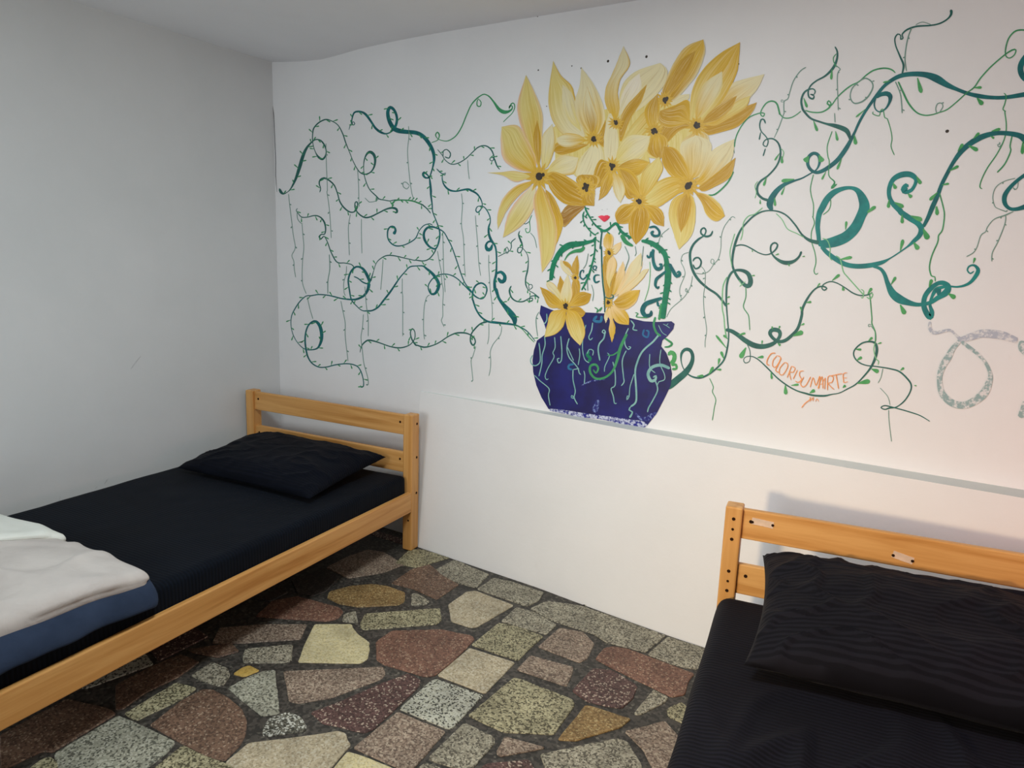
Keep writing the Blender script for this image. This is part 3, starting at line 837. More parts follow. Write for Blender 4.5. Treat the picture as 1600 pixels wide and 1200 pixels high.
# left of the flowers
group_strokes('''
D 11 A 110,1030,22 125,1065,30 150,1085,20 190,1070,8 230,1030,14 280,930,26 320,810,36 360,680,34 400,600,24 450,545,14 490,520,12 540,530,14 580,580,16 598,640,14 590,690,16 560,725,22 520,705,22 490,660,10 465,590,8 455,520,10 458,450,12 470,400,14 520,345,14 590,312,14 650,325,10 720,370,10 770,460,12 800,550,12 840,650,8 880,750,8 930,840,10 970,875,12 1010,882,14 1060,860,14 1095,810,18 1108,740,24 1095,680,30 1055,650,30 1015,680,18 990,760,10 990,860,8 1010,950,10 1050,1040,10 1120,1110,12 1150,1140,12 1200,1150,10 1260,1160,10 1310,1150,10 1400,1150,12 1500,1160,14 1600,1200,14 D 140,205,14 180,240,12 220,290,10
T 12 A 835,420,6 850,370,8 880,335,8 895,355,10 880,370,10 865,340,10 870,290,14 890,240,18 930,228,20 980,238,22 1020,270,26 1070,340,22 1110,400,24 1160,440,26 1220,460,16 1280,435,14 1320,380,26 1335,300,26 1310,220,28 1265,185,34 1240,230,36 1250,310,40 1290,390,46 1340,425,50 1430,440,44 B 60,515,42 130,545,40 190,610,40 240,700,36 255,780,30 245,860,18 225,930,14 205,980,16 165,985,20 140,955,26 150,930,24 180,950,16 205,985,14 215,1050,22 222,1130,24 D 222,100,20 235,200,14 240,270,12 270,350,12 300,430,14 315,500,16 305,580,18 285,640,16 260,660,18 200,630,22 155,560,26 150,490,24 185,440,24 240,430,20 310,455,14 360,490,12 400,560,12 440,640,12 490,780,12 540,930,12 580,1020,12 640,1100,16 680,1150,16 740,1180,12 780,1160,12 805,1090,16 790,1040,16 745,1015,18 690,1040,18 660,1100,18 655,1180,18 F 660,260,18 690,350,18 740,430,18 810,480,20 870,490,26 960,500,24 1080,515,20 1150,540,14 1230,590,12 1310,690,8
D 11 A 530,1070,14 540,1030,10 525,980,14 535,940,16 575,922,20 620,940,16 680,995,14 715,1080,12 C 740,100,14 790,170,16 850,210,14 900,200,12 925,150,12 920,105,14 900,110,12 900,170,12 940,230,14 1000,265,16 1060,258,16 1140,220,14 1220,180,16 1290,165,22 1330,180,24 1335,210,22 1310,215,20
D 11 C 300,170,8 285,190 300,215 340,260,10 400,262,10 480,245,12 540,265,14 580,320,18 592,390,14 580,440,12 550,440,12 525,465,16 545,490,14 575,460,10 610,520,10 650,630,12 710,730,12 790,740,10 860,755,10 890,785,12
T 11 C 885,880,12 930,900,12 980,940,14 1030,955,16 1048,930,30 1020,860,32 980,800,26 930,778,20 890,790,20 850,840,20 828,920,18 840,1020,16 860,1120,14 E 910,250,10 970,300,10 1030,305,16 1080,300,16 1140,265,18 1200,190,20 1270,100,20 C 1360,900,14 1420,830,12 1470,780,14 1540,770,12 D 140,838,16 170,860,22 240,920,30 295,1000,34 300,1060,34 270,1120,28 230,1130,22 200,1090,14 195,1040,12 230,980,12 280,940,12 350,922,12 420,930,12 490,965,12 560,1030,12 640,1110,14
T 11 C 1045,950,36 1030,1020,30 990,1080,24 920,1115,22 860,1120,18 760,1110,14 680,1090,14 610,1075,12 520,1068,12 440,1080,12 E 390,150,10 330,200,12 280,270,12 240,350,10 230,430,8 240,510,8 270,590,8 320,660,8 380,705,10 450,710,12 510,690,18 545,620,30 550,540,36 530,460,34 490,415,26 450,420,18 410,460,16 385,530,16 378,620,18 390,720,18 410,790,16 450,850,14 520,890,12 600,890,12 680,870,12 760,858,12 820,855,12 880,865,12 930,890,12 965,950,12 985,1030,10 985,1090,12 960,1100,10 955,1080,8
D 12 E 950,740,6 960,690,10 980,650,14 1030,612,16 1090,618,16 1160,640,12 1260,675,12 1350,690,14 1420,680,12 1480,650,10 1520,590,10 1520,520,10 1495,490,12 1475,530,12 1490,600,14 1530,660,18 F 80,730,14 150,750,16 230,735,12 310,700,12 400,640,12 480,605,16 560,600,16 620,615,14 670,650,14 685,700,14 660,730,18 635,690,16 640,620,14 680,560,16 740,505,16 810,485,18
D 10 C 1060,930,18 1090,830,8 1120,740,8 1170,690,10 1230,662,12 1310,665,12 1420,690,10 1520,712,10 D 60,775,12 140,785,12 200,765,12 250,710,12 275,660,14
T 11 C 1300,440,40 1320,400,24 1305,365,20 1270,360,16 1240,400,16 1240,480,14 1275,535,14 1330,562,14 1400,555,12 1470,525,12 1530,480,12 D 100,470,10 150,415,10 210,398,10 240,415,10
G 9 C 1290,165,8 1285,120,10 1320,90,12 1400,85,12 1500,95,14 1580,125,14
N 0 C 1000,60,7 1040,100 1060,105 1110,95 1150,70
G 0 B 225,620,8 280,600 300,580,10 310,540,14 290,510,14 270,540,12 290,575,8 330,595,8 400,600,10 480,550,12 540,460,12 590,340,12 640,230,12 690,170,14 740,130,12 780,115,12 830,140,14 880,200,20 930,270,34 980,300,40 1030,295,26 1065,270,16 1070,240,12 1045,235,12 1035,265,12 1060,215,14 1085,210,12 1095,250,10 1070,310,8 1020,360,8 975,405,8
G 0 B 720,165,10 745,200,10 735,240,12 705,235,12 703,190,10 720,160,10
D 11 B 290,690,8 340,750,8 370,800,8 430,842,10 500,835,10 580,790,10 650,725,10 710,670,12 770,650,12 820,665,14 860,710,14 880,780,12 860,810,8 835,795,10 850,770,8 880,785,14 910,860,14 940,900,8
D 0 B 350,760,8 350,710,10 385,690,10 425,730,12 410,780,12 365,765,10
T 12 B 280,890,10 320,930,12 350,945,8 375,935,8 365,960,6 345,950,8 340,1000,12 360,1060,16 410,1110,20 480,1125,16 560,1110,18 610,1105,22 D 640,50,22 700,85,18 740,140,14 757,200,10 740,250,12 710,280,14 690,260,12 705,220,10 760,215,10 800,250,12 835,320,12 840,380,12 825,430,20 825,500,24 850,570,28 890,630,20 905,720,18 905,850,18 900,930,26 885,1000,28 890,1080,34 F 900,150,36 930,240,30 980,310,40 1040,380,60 1090,450,60 1095,520,24
T 0 D 862,580,24 820,585,20 795,620,24 810,665,40 845,660,34 862,610,16
T 0 D 900,920,20 950,900,30 990,940,36 985,990,40 950,1000,40 920,960,24
D 10 D 920,740,8 980,710,8 1040,680,8 1060,640,10 1060,590,10 1105,550,8
D 0 D 1010,710,8 1000,665 1015,640 1032,680 1015,712
D 13 D 1150,470,8 1135,510,14 1160,580,20 1175,620,12 1175,660,10 1150,700,12 1125,690,12 1130,650,12 1165,645,8 1210,690,8 1235,750,8 1235,830,12 1225,900,16 1210,960,14 1210,1030,14 1240,1090,8 1290,1120,10 1350,1170,14
D 10 F 1060,110,12 1040,160,18 1060,230,16 1110,270,14 1180,275,14 1240,245,12 1280,240,12 1275,270,10 1250,265,10 1255,225,10 1310,215,12 1350,240,12
D 0 D 1250,1090,8 1240,1040,8 1270,1030,8 1280,1060,8 1250,1085,8
G 0 D 1275,305,8 1250,370,10 1255,430,8 1250,480,10 1220,490,10 1205,450,8 1230,450,8
D 0 D 1250,370,8 1210,400,8 1180,390,6
N 0 D 1255,490,8 1300,545,8 1325,650,8
N 0 F 1350,380,8 1320,440,10 1320,530,10 1335,640,8
G 0 F 1090,515,8 1170,560,8 1250,650,10 1300,700,8
N 0 C 205,20,6 220,160 240,320 255,450 275,580 240,660 260,720 265,800 280,890
N 0 C 345,320,6 355,450 365,580 350,740 350,940 390,1060
N 0 C 295,200,8 300,280 340,330
N 0 E 400,160,7 430,290 460,390
N 0 A 595,560,6 600,800 605,900 610,1050 C 605,0 625,130 640,300 650,480
N 0 A 925,840,6 935,1000 940,1190 C 945,150
N 0 C 965,280,5 965,450 970,640
N 0 C 850,230,5 830,350 830,450 840,660
N 0 A 1455,380,6 1460,480 1445,640 1455,800 1470,950 1490,1080 1510,1140
N 0 A 1465,1000,8 1440,1035 1400,1010 1400,970 1430,965 1465,1000
N 0 C 630,650,9 635,800 615,930 615,1060
N 0 C 810,770,5 805,850 780,950 785,1050 800,1080
N 0 C 1190,700,5 1180,850 1165,1020
N 0 C 1390,900,5 1390,1050 E 1395,150 1395,350 1395,570
N 0 E 750,200,7 770,300 795,430 795,560 815,740 825,830
N 0 E 985,340,7 975,480 960,580 975,720 990,850 1030,1000 1035,1070 1020,1080
N 0 E 1000,50,7 1015,240 1035,400 1035,570
N 0 D 540,80,6 550,200 540,400 560,550 570,800 580,950
N 0 D 685,310,6 695,450 710,620 720,800 740,940
N 0 D 825,720,6 825,850 835,1000 F 840,150 860,330 860,480
N 0 D 345,500,6 350,700 355,900 370,1110
N 0 D 290,680,6 310,800 330,900 335,1000 350,1090 F 345,300 345,430 330,470 360,540
N 0 F 210,205,7 175,235 150,350 145,560 155,670
N 0 F 690,740,7 660,840 640,890 650,1000 660,1100
N 0 F 825,500,6 825,640 810,720
N 0 F 960,530,6 945,620 870,720 840,800 845,880 840,980 825,1050
N 0 B 605,800,6 610,900 622,1000
''')
# right of the flowers
group_strokes('''
T 0 N 1700,970,60 1600,985,50 1400,1015,40 1250,1015,40 1130,1000,46 1020,975,40 900,930,40 790,880,60 690,820,80 580,780,60 450,770,50 330,785,46 230,830,40 140,900,34 60,1000,34 O 1290,80,28 1220,200,28 1170,310,26 1130,390,36 1080,480,46 1000,590,46 920,660,44 840,710,40 770,730,34 710,700,34 680,640,34 690,570,36 740,530,34 790,550,36 805,610,30 790,670,20 760,710,14 710,740,14 620,790,16 530,820,24 430,860,40 350,930,54 300,1010,66 285,1070,66 310,1125,30
D 0 M 830,485,14 855,540,18 850,620,22 810,710,28 730,790,20 640,840,16 580,890,16 552,950,16 560,1010,18 600,1030,20 612,1000,14 575,980,14 610,985,10 625,950,14 600,925,14 540,940,18 500,980,20 480,1050,22 490,1120,24 O 640,90,24 710,165,22 800,200,20 880,225,24 950,240,40 1030,265,50 1090,300,50 1120,370,30 1130,400,30
D 0 O 240,220,18 225,180,16 195,180,16 180,240,14 195,300,12 240,350,12 268,400,12 250,460,12 215,440,12 230,400,12 265,380,14 320,380,16 370,420,18 395,490,20 390,580,20 350,670,18 270,760,18 190,820,22 155,880,24 160,950,26 210,1000,26 270,1020,30
D 0 O 190,310,10 175,390,16
D 0 O 240,480,12 215,560,14
G 0 H 1115,1200,12 1135,1090,12 1190,980,12 1270,890,12 1380,845,12 1430,850,12 1415,880,12 1390,860,12 1400,810,12 1450,740,14 1510,720,16 1560,750,18 1590,860,18 O 390,120,14 430,160,12 500,160,12 560,130,10 610,90,10
N 0 M 530,700,10 470,740 400,840 360,960 340,1030 300,1060 300,1180 O 430,120 380,260 330,370,6
N 0 M 300,1060,7 270,1060 275,1040 300,1050
G 0 M 520,1150,12 600,1170,14 700,1165,14 780,1110,18 750,1080,16 765,1050,16 790,1080,14 770,1110,14 800,1090,12 850,1020,12 920,950,14 1000,890,14 1080,850,12 1160,780,14 1240,730,16 1340,710,16 1420,725,16 1460,760,12
N 0 M 1090,840,14 1150,815,14 1210,850,14 1225,910,14 1180,1000,16 1110,1060,16 1030,1075,14 990,1010,12 1010,920,12 1070,860,14
N 0 M 840,680,10 885,720 870,740 855,800 860,1000 865,1150
G 0 M 845,560,10 815,600 820,650 850,700
N 0 O 960,110,10 965,210
G 0 O 935,300,10 885,450 890,560 905,620 900,760 960,830,16 930,890,26 985,850,14
G 0 O 910,960,9 920,1050 900,1120 840,1170
G 0 O 740,750,10 710,880 715,960 740,1070 735,1190 Q 1530,120 1550,190 1520,280 1520,380 1555,500 1565,600 1545,690 1565,725 1590,710
D 0 N 840,100,34 840,150,24 800,200,16 720,245,16 620,265,16 480,275,18 380,310,18 330,360,14 340,395,14 315,410,14 315,370,12 285,355,14 255,400,14 265,480,14 310,590,18 345,680,22 330,770,16
N 0 N 430,290,12 395,380 370,500 360,620 375,740
N 0 N 470,260,8 540,230 630,255
T 0 N 60,1020,20 110,985,40 170,975,50 205,1000,50 200,1060,30 160,1130,18 100,1165,14 55,1140,14 40,1080,16 60,1010,14
G 0 N 290,850,16 340,960,20 400,1080,20 480,1170,16 560,1200,14 640,1195,12 720,1170,12 800,1140,12 900,1060,12 1000,970,12 1080,910,14 1150,810,14 1260,690,14 1400,570,14 1480,520,16 1515,520,14 1500,570,12 1450,605,12 1410,580,12 1410,500,14 1440,400,14 1500,330,16 1560,312,16 1620,315,16
N 0 N 690,1180,10 680,1130 700,1080 740,1075 755,1110 720,1170
N 0 N 260,850,12 310,970 325,1080 330,1180
G 0 P 30,95,10 25,120 90,140 105,90 130,70 150,160 175,170 P 210,280 225,380 215,460 250,550
G 0 N 1390,970,12 1415,1000 1400,1080 1380,1140 1410,1160 P 1400,100 1415,220 1410,320 1380,420 1310,550 1220,680 1160,800 1140,880 1165,900
N 0 P 1365,440,10 1340,465 1325,440 1355,435
G 0 P 1480,330,14 1455,450 1460,510 1400,640 1320,730
T 0 N 1660,545,60 1585,640,60 1562,720,60 1590,800,60 1660,850,60
T 0 P 1640,410,90 1560,350,60 1450,325,50 1320,320,46 1200,345,56 1100,390,60 1010,450,56 930,530,50 860,630,40 800,740,40 740,860,40 700,970,44 650,1080,50 R 1400,133,42 1350,230,34
W 0 P 395,880,20 375,865,50 350,910,70 370,935,44 430,910,36 470,840,36 470,790,50 410,750,60 320,755,60 240,800,50 200,880,46 195,970,44 230,1050,50 310,1130,60 R 1120,80,60 1210,140,60 1290,190,60 1330,250,60 1310,320,50 1250,380,40 1180,440,18 1080,510,14 1000,560,16 920,600,40 800,630,50 660,640,50 540,620,50 430,560,50 340,490,46 290,430,40
W 0 R 255,400,50 330,405,90 440,380,110 550,330,110 640,240,110 700,120,100 O 1270,1090,110 1250,1000,90 1200,920,56 1130,890,36 1040,900,44 950,940,60 880,1010,66 830,1100,66 R 265,100,56 250,220,50 260,330,44 265,400,44
D 0 R 265,395,44 167,370,34 87,310,20 17,210,18 Q 1270,120,16 1190,75,16 1100,60,14 1010,70,16 920,115,18 850,180,18 790,250,20 750,330,24 720,420,26 700,520,24 695,620,22 720,700,26 770,780,30 830,840,40 870,840,50 885,790,50 860,720,44 800,685,34 720,685,24 670,730,24 640,820,22 632,950,20 635,1070,16 S 780,150,14 790,300,14 775,430,18 740,550,18 660,640,18 580,700,20 500,735,20 430,730,18 370,700,14 320,640,10 295,560,12 300,480,26 340,440,34 390,450,36 415,510,36 400,590,46 340,680,64 260,750,70 170,820,70 100,830,50 60,815,30
W 0 R 820,640,24 900,665,34 945,720,40 980,820,50 1030,920,80 1100,980,90 1200,1020,60 1300,1040,40 T 620,1020,40 700,970,50 790,910,70 810,850,60 760,815,50 700,820,44 630,870,50 570,950,50 555,1040,54 580,1120,60 620,1170,60 640,1120,50 620,1040,30 640,960,30 680,890,44 740,860,34 830,850,20 900,855,20 980,840,26 1050,800,34 1110,720,44 1120,670,40 1080,630,24 1030,640,18 1010,680,16 1040,715,16 1080,690,12
T 0 T 670,900,50 720,890,40 700,940,36
D 0 Q 490,270,14 470,315,20 420,330,22 370,300,18 370,260,18 400,240,18 420,270,16 400,320,14 340,360,22 285,420,24 255,500,26 260,600,26 290,700,28 350,790,28 440,870,24 530,930,24 600,1010,24 630,1060,20
D 0 Q 285,590,14 300,560,18 340,550,18 370,590,18 355,645,18 310,665,18 285,620,14
D 0 Q 720,435,14 770,418,14 830,425,14 900,460,14 970,500,12 1040,520,12 1100,505,14 1150,460,18 1165,415,18 1135,395,18 1100,420,18 1095,480,18 1130,540,20 1200,590,36 1270,605,44 1340,585,30 1390,540,22 1415,485,24
D 0 R 820,910,10 780,935,14 700,945,14 620,920,14 530,860,12 450,815,12 380,800,12 310,830,12 295,870,14 320,890,14 345,870,16 310,850,16 250,860,16 190,910,18 130,1000,24 90,1090,26 S 1550,90,28 1510,220,30 1440,300,34 1370,350,36 1300,355,34 1240,310,34 1220,265,40 1250,235,44 1310,245,44 1325,290,36 1290,350,34 1230,390,44 1140,410,50 1050,395,56 960,345,50 880,285,44 810,245,40 755,235,30
D 0 S 980,380,8 1010,450 1015,530 1000,570 960,580,10 945,545,8 975,515,8 1040,515,10 1110,555,12 1200,640,14 1300,740,14 1400,815,14 1500,870,14 U 660,765,18 740,785,20 850,790,20 930,775,12 1010,760,10 1090,720,12 1180,670,14 1270,580,16 1340,490,22 1385,390,28 1400,300,30 1380,240,24 1320,225,18 1240,245,16 1170,310,14 1160,370,14 1200,430,14 1280,470,12 1400,485,12 V 200,640,14 300,670,16 380,740,18 425,810,16 410,890,14 350,980,14 270,1040,12 200,1050,16 150,1065,12 110,1045,12 150,1025,12 220,1040,14 300,1060,12 420,1095,12 520,1130,10 620,1190,8
N 0 U 1340,60,10 1385,130 1390,220
N 0 U 1340,60,8 1315,70 1315,45 1345,50
L 0 V 50,370,10 35,440 60,540 85,560 80,600
N 0 V 130,640,8 110,730 80,790
N 0 V 100,840,6 180,930 205,1020
N 0 V 190,1070,8 195,1190 220,1400
G 0 R 790,930,12 800,1000 815,1180 V 15,170 50,260 50,370
L 0 R 440,530,12 480,560 500,620 520,700 560,750 640,840 730,940
L 0 R 300,350,10 350,370 380,450 375,540 400,580
L 0 R 700,880,10 730,900 720,970 700,960
L 0 R 790,920,12 825,930 800,980 760,960
G 0 T 720,-120,14 760,30 770,120 750,260 710,320 700,390 640,530 615,650 635,740 670,750,12 675,800
N 0 P 1510,790,8 1400,820 1310,880 1275,980 1295,1080 1340,1110 1420,1140,12
N 0 T 1490,70,9 1400,110,14 1290,150,9 1220,230 1200,280 1150,320 1110,440 1070,500 1000,540
N 0 T 1410,110,10 1400,200 1330,380 1270,500 1265,590
T 0 P 1660,725,40 1560,790,36 1460,880,40 1400,970,50 1400,1050,46 1450,1105,36 1530,1110,40 1660,1070,60
N 0 P 1540,830,8 1530,890 1500,910 1485,880
N 0 Q 240,495,6 180,520 160,590 190,660 200,730 150,860 150,940 170,980
N 0 Q 280,740,6 265,830 240,890 180,975 60,1080 10,1170
N 0 Q 310,710,6 380,720 450,690 500,620 550,560 575,450 580,330 610,230 670,145 700,122 725,140,8
N 0 Q 495,620,6 470,600 480,565 505,580 495,620
N 0 Q 370,640,6 410,700 410,830 395,950 400,1100 S 550,150 560,250 545,350 545,420
N 0 Q 215,910,6 205,890 215,870 225,895 215,910
G 0 Q 835,860,10 835,960 810,1060 850,1130 S 1000,100 1010,240,8
L 0 Q 1010,30,10 930,95 860,120 810,190,10 800,300 780,370
L 0 Q 720,300,9 690,400 670,500 690,640
L 0 Q 760,780,8 790,830 770,850 830,800
L 0 Q 640,750,12 600,840 590,960 590,1080 S 740,100 750,220 770,330
L 0 Q 1150,90,9 1210,150 1260,240 1300,270 1370,300 1440,340
L 0 O 130,1000,8 145,940 130,870 160,820
L 0 O 400,480,9 430,520 410,600
G 0 S 590,740,8 630,830 620,880 655,960 640,1050 620,1180
G 0 J 975,565,14 1040,560,16 1120,500,16 1190,420,16 1240,320,14
N 0 J 1255,0,8 1240,60 1250,130
N 0 J 570,910,6 490,980 460,1060 465,1100
S 0 S 160,500,34 190,470,44 225,500,44 215,560,44 180,580,34
S 0 S 190,600,34 240,600,28 245,640,24 200,645,28
G 0 S 70,290,16 150,340,20 200,380,24 170,410,20 120,415,14
F 0 V 620,150,30 620,220,36 660,265,40 740,255,34 830,240,28 890,290,28 940,340,44
F 0 V 930,345,50 1040,310,74 1160,275,84 1280,280,90 1400,300,84 1530,350,60
f 0 V 930,350,44 860,430,54 810,520,74 760,600,70 730,680,60 720,760,56 740,880,64 800,960,74 880,1010,74 980,1020,74 1080,980,84 1180,900,90 1230,800,74 1250,700,44 1200,580,34 1120,490,36 1030,420,42 950,360,34
f 0 V 1585,350,60 1580,420,80 1620,480,60 1660,520,50
f 0 V 1620,980,60 1590,1080,70 1560,1150,60
''')
# larger leaves: base -> tip, width; hung on the nearest vine
LEAVES = '''N 490,810 530,970 44;N 1110,1020 1170,1090 50;N 1080,915 1160,910 30;N 210,840 130,860 18
O 740,190 780,300 30;O 970,300 990,400 28;O 1165,340 1180,440 40;O 1035,580 985,700 26;O 870,720 825,805 20;O 540,800 405,820 40;O 440,880 405,965 20;O 335,990 340,1080 26;O 1280,70 1180,155 18;O 1300,1140 1385,1085 36;O 385,530 335,605 18;O 410,560 412,635 30;O 250,780 220,870 26;O 185,1010 185,1060 16;O 690,560 650,620 60;O 800,550 830,620 60
P 820,715 920,660 30;P 745,860 820,845 24;P 700,935 615,1020 34;P 690,1080 695,1170 40;P 1020,450 1120,500 44;P 910,510 965,430 34;P 1070,380 1135,315 30;P 1260,300 1355,275 30;P 1250,350 1290,375 24;P 480,770 525,850 40;P 235,840 265,900 40;P 390,950 430,990 40;P 250,1040 345,1090 44;P 195,1010 185,1100 34;P 1590,400 1580,540 36
R 770,85 855,15 34;R 540,260 550,170 26;R 1130,100 1130,195 36;R 1220,115 1340,160 50;R 1350,250 1400,360 60;R 1250,390 1300,465 50;R 1110,480 1140,360 36;R 480,570 610,545 34;R 1015,830 1065,750 30;R 1110,1040 1160,1140 50;R 1410,860 1440,775 36;R 1480,20 1495,110 30;R 400,790 480,725 30;R 510,850 520,895 30;R 770,930 815,865 30;R 240,860 275,815 16;R 130,1020 185,1010 24;R 85,1110 70,1060 20
T 810,925 885,970 50;T 1070,610 1090,550 24
S 970,420 910,530 50;S 1090,525 1155,515 30;S 1230,670 1240,750 24;S 1380,810 1385,910 40;S 1440,815 1520,805 24;S 890,290 965,270 24;S 1460,300 1565,255 50;S 1300,375 1330,400 24;S 1540,190 1580,170 20;S 580,705 630,620 30;S 680,600 695,530 26;S 740,540 710,460 30;S 770,430 655,290 24;S 780,330 735,290 24;S 660,650 715,650 22;S 460,720 530,715 30;S 1250,230 1240,200 18;S 1310,225 1325,195 18;S 1135,390 1140,345 16
U 700,760 755,730 36;U 1200,660 1330,635 50;U 1345,510 1420,540 44;U 1175,305 1240,308 24;U 1190,420 1245,385 30;U 1310,220 1355,180 26;U 1045,705 1075,680 30;U 1405,250 1450,235 16
V 310,660 350,630 24;V 455,815 480,818 14
M 800,720 790,830 26;M 505,1020 540,1120 26
Q 1140,525 1180,510 14;Q 900,470 905,490 12;Q 1420,540 1450,535 12;Q 1275,610 1290,640 14;Q 890,740 930,735 14;Q 635,970 670,955 16;Q 630,1040 665,1025 14'''
def nearest_vine(x, y):
    best = None
    for o, pts in vines:
        for q in pts[::4]:
            d = (q[0] - x) ** 2 + (q[1] - y) ** 2
            if best is None or d < best[0]: best = (d, o)
    return best[1]
for l in LEAVES.replace('\n', ';').split(';'):
    t, b, e, w = l.split()
    (bx, by, _), (tx, ty, _) = parse(t + ' ' + b)[0], parse(t + ' ' + e)[0]
    vv, ff = [], []
    teardrop(bx, by, tx, ty, float(w) * TILES[t][2], layer(), vv, ff)
    obj('painted_leaf', vv, ff, PAINT['S'], nearest_vine(bx, by))

# ---- blue pot
pot_px = [(845, 477), (843, 490), (850, 505), (853, 515), (853, 522), (839, 532), (834, 548), (832, 563), (833, 581), (838, 602), (846, 621), (857, 639)]
random.seed(5)
for i in range(1, 22):
    t = i / 22
    pot_px.append((857 + 154 * t, 639 + 26 * t + random.uniform(-1.8, 1.2)))
pot_px += [(1011, 665), (1026, 646), (1040, 619), (1048, 602), (1050, 584), (1047, 567), (1041, 551), (1033, 541), (1035, 532), (1043, 525), (1052, 514), (1054, 506), (1049, 502),
           (1027, 503), (1006, 502), (985, 497), (949, 490), (913, 488), (880, 490), (859, 483)]
mt, nt, b = newmat('paint_pot_blue', 0.45, 0.4)
v = objcoord(nt)
n1 = node(nt, 'ShaderNodeTexNoise', in_Scale=9.0, in_Detail=4.0)
n2 = node(nt, 'ShaderNodeTexNoise', in_Scale=30.0, in_Detail=6.0, in_Roughness=0.7)
for n in (n1, n2): nt.links.new(v, n.inputs['Vector'])
r1 = ramp(nt, [(0.35, rgb(22, 20, 72, K_)), (0.65, rgb(28, 30, 104, K_))])
nt.links.new(n1.outputs['Fac'], r1.inputs['Fac'])
sp = nt.nodes.new('ShaderNodeSeparateXYZ'); nt.links.new(v, sp.inputs[0])
mr = node(nt, 'ShaderNodeMapRange'); mr.inputs['From Min'].default_value = 0.02; mr.inputs['From Max'].default_value = -0.14
mr.inputs['To Min'].default_value = -0.25; mr.inputs['To Max'].default_value = 0.12     # scuffed foot of the pot
nt.links.new(sp.outputs['Z'], mr.inputs['Value'])
ad = node(nt, 'ShaderNodeMath', operation='ADD'); nt.links.new(n2.outputs['Fac'], ad.inputs[0]); nt.links.new(mr.outputs[0], ad.inputs[1])
r2 = ramp(nt, [(0.60, (0, 0, 0, 1)), (0.74, (0.7, 0.7, 0.7, 1))])
nt.links.new(ad.outputs[0], r2.inputs['Fac'])
mx = node(nt, 'ShaderNodeMix', data_type='RGBA')
nt.links.new(r2.outputs['Color'], mx.inputs[0]); nt.links.new(r1.outputs['Color'], mx.inputs[6]); mx.inputs[7].default_value = rgb(120, 140, 200)
nt.links.new(mx.outputs[2], b.inputs['Base Color'])
M_POT = mt
y = layer()
pot = obj('painted_pot', [wallpt(px, py, y) - MI for px, py in pot_px], [tuple(range(len(pot_px)))], M_POT, mural)
pot['label'] = 'dark blue round pot painted above the ledge'
for l in '''y L 335,858,20 480,880,34 620,905,40 760,922,34 900,945,44 1050,975,60 1160,990,60 1205,995,20
Z L 770,770,24 750,830,50 735,880,50
Z L 1100,880,10 1140,930,24 1200,940,40 1250,910,40 1290,880,20
Z L 620,640,8 720,600,14 830,590,6
P L 290,200,12 295,280 270,370 265,450 240,560
P L 380,210,10 385,300 365,350 375,390 320,490 295,560 310,590 325,580
P L 435,200,12 445,330 440,420 415,440 405,405 425,400
P L 510,220,12 490,310 510,390 560,450 590,490 600,530 615,545
P L 495,300,10 550,420
P L 600,310,10 605,370 590,460
P L 660,100,10 635,200 630,320 650,410 690,440
P L 720,80,12 710,150 685,210 700,235 720,215
P L 830,160,16 820,220 780,270 770,330 785,420
P L 830,180,12 805,165 820,145 835,165 825,190
P L 1040,130,12 1010,200 1010,280 1040,320 1060,300 1040,295
P L 1020,330,12 985,420 995,560 1000,610 975,645
P L 1310,190,20 1260,250 1190,310 1150,360 1120,430 1100,520 1110,700 1105,790 1060,830
P L 1090,540,10 1055,650 1045,740 1025,770 1030,735 1050,740
P L 545,500,12 545,590 565,690 555,750 585,810
P L 560,760,10 530,750 535,730 560,760
P L 600,490,10 545,500
P L 640,510,10 650,550 645,630
P L 850,350,10 870,380 830,470 825,520
P L 900,430,12 920,520 920,640 885,670 905,740 915,800 935,800
P L 200,550,10 250,600 330,670 325,730 340,820
P L 1230,360,10 1230,480 1280,530
P L 1330,320,10 1320,440 1360,540 1360,590 1310,610 1300,640
P L 1280,600,14 1300,680 1260,770 1220,840 1210,880
P L 240,260,12 250,340 250,430 210,465 175,450 165,410 185,370
G L 1025,180,30 970,300,34 940,410,30 900,510,24 830,570,24 750,580,24 700,530,26 700,470,26 745,455,26 770,490,22 750,530,18 725,500,16
G L 960,330,16 900,370,14 850,370
P L 1060,830,16 1045,860 1075,880 1050,930,24
P L 1410,490,30 1330,460,34 1250,480,34 1215,540,34 1240,600,34 1280,590,28 1285,555,20 1260,570
E L 690,340,34 670,370 700,400 680,430
P L 670,360,10 690,320 725,330 720,375
B L 555,450,24 510,460 505,490 540,500
B L 1180,140,20 1170,190 1210,210 1220,160 1195,150
B L 760,20,30 730,60 790,70 800,20
G L 1280,30,24 1265,100 1290,170,24 1330,200
P L 1060,60,14 1090,100 1080,140 1120,150
P L 310,0,12 310,60 285,95
P K 1285,910,8 1320,980 1365,1010
P K 1330,900,8 1360,915 1395,940
P K 1360,915,8 1380,895'''.splitlines():
    c, s = l.split(None, 1)
    stroke(s, c, 'pot_tendril', pot, wk=1.0 if c in 'Zy' else 0.8)

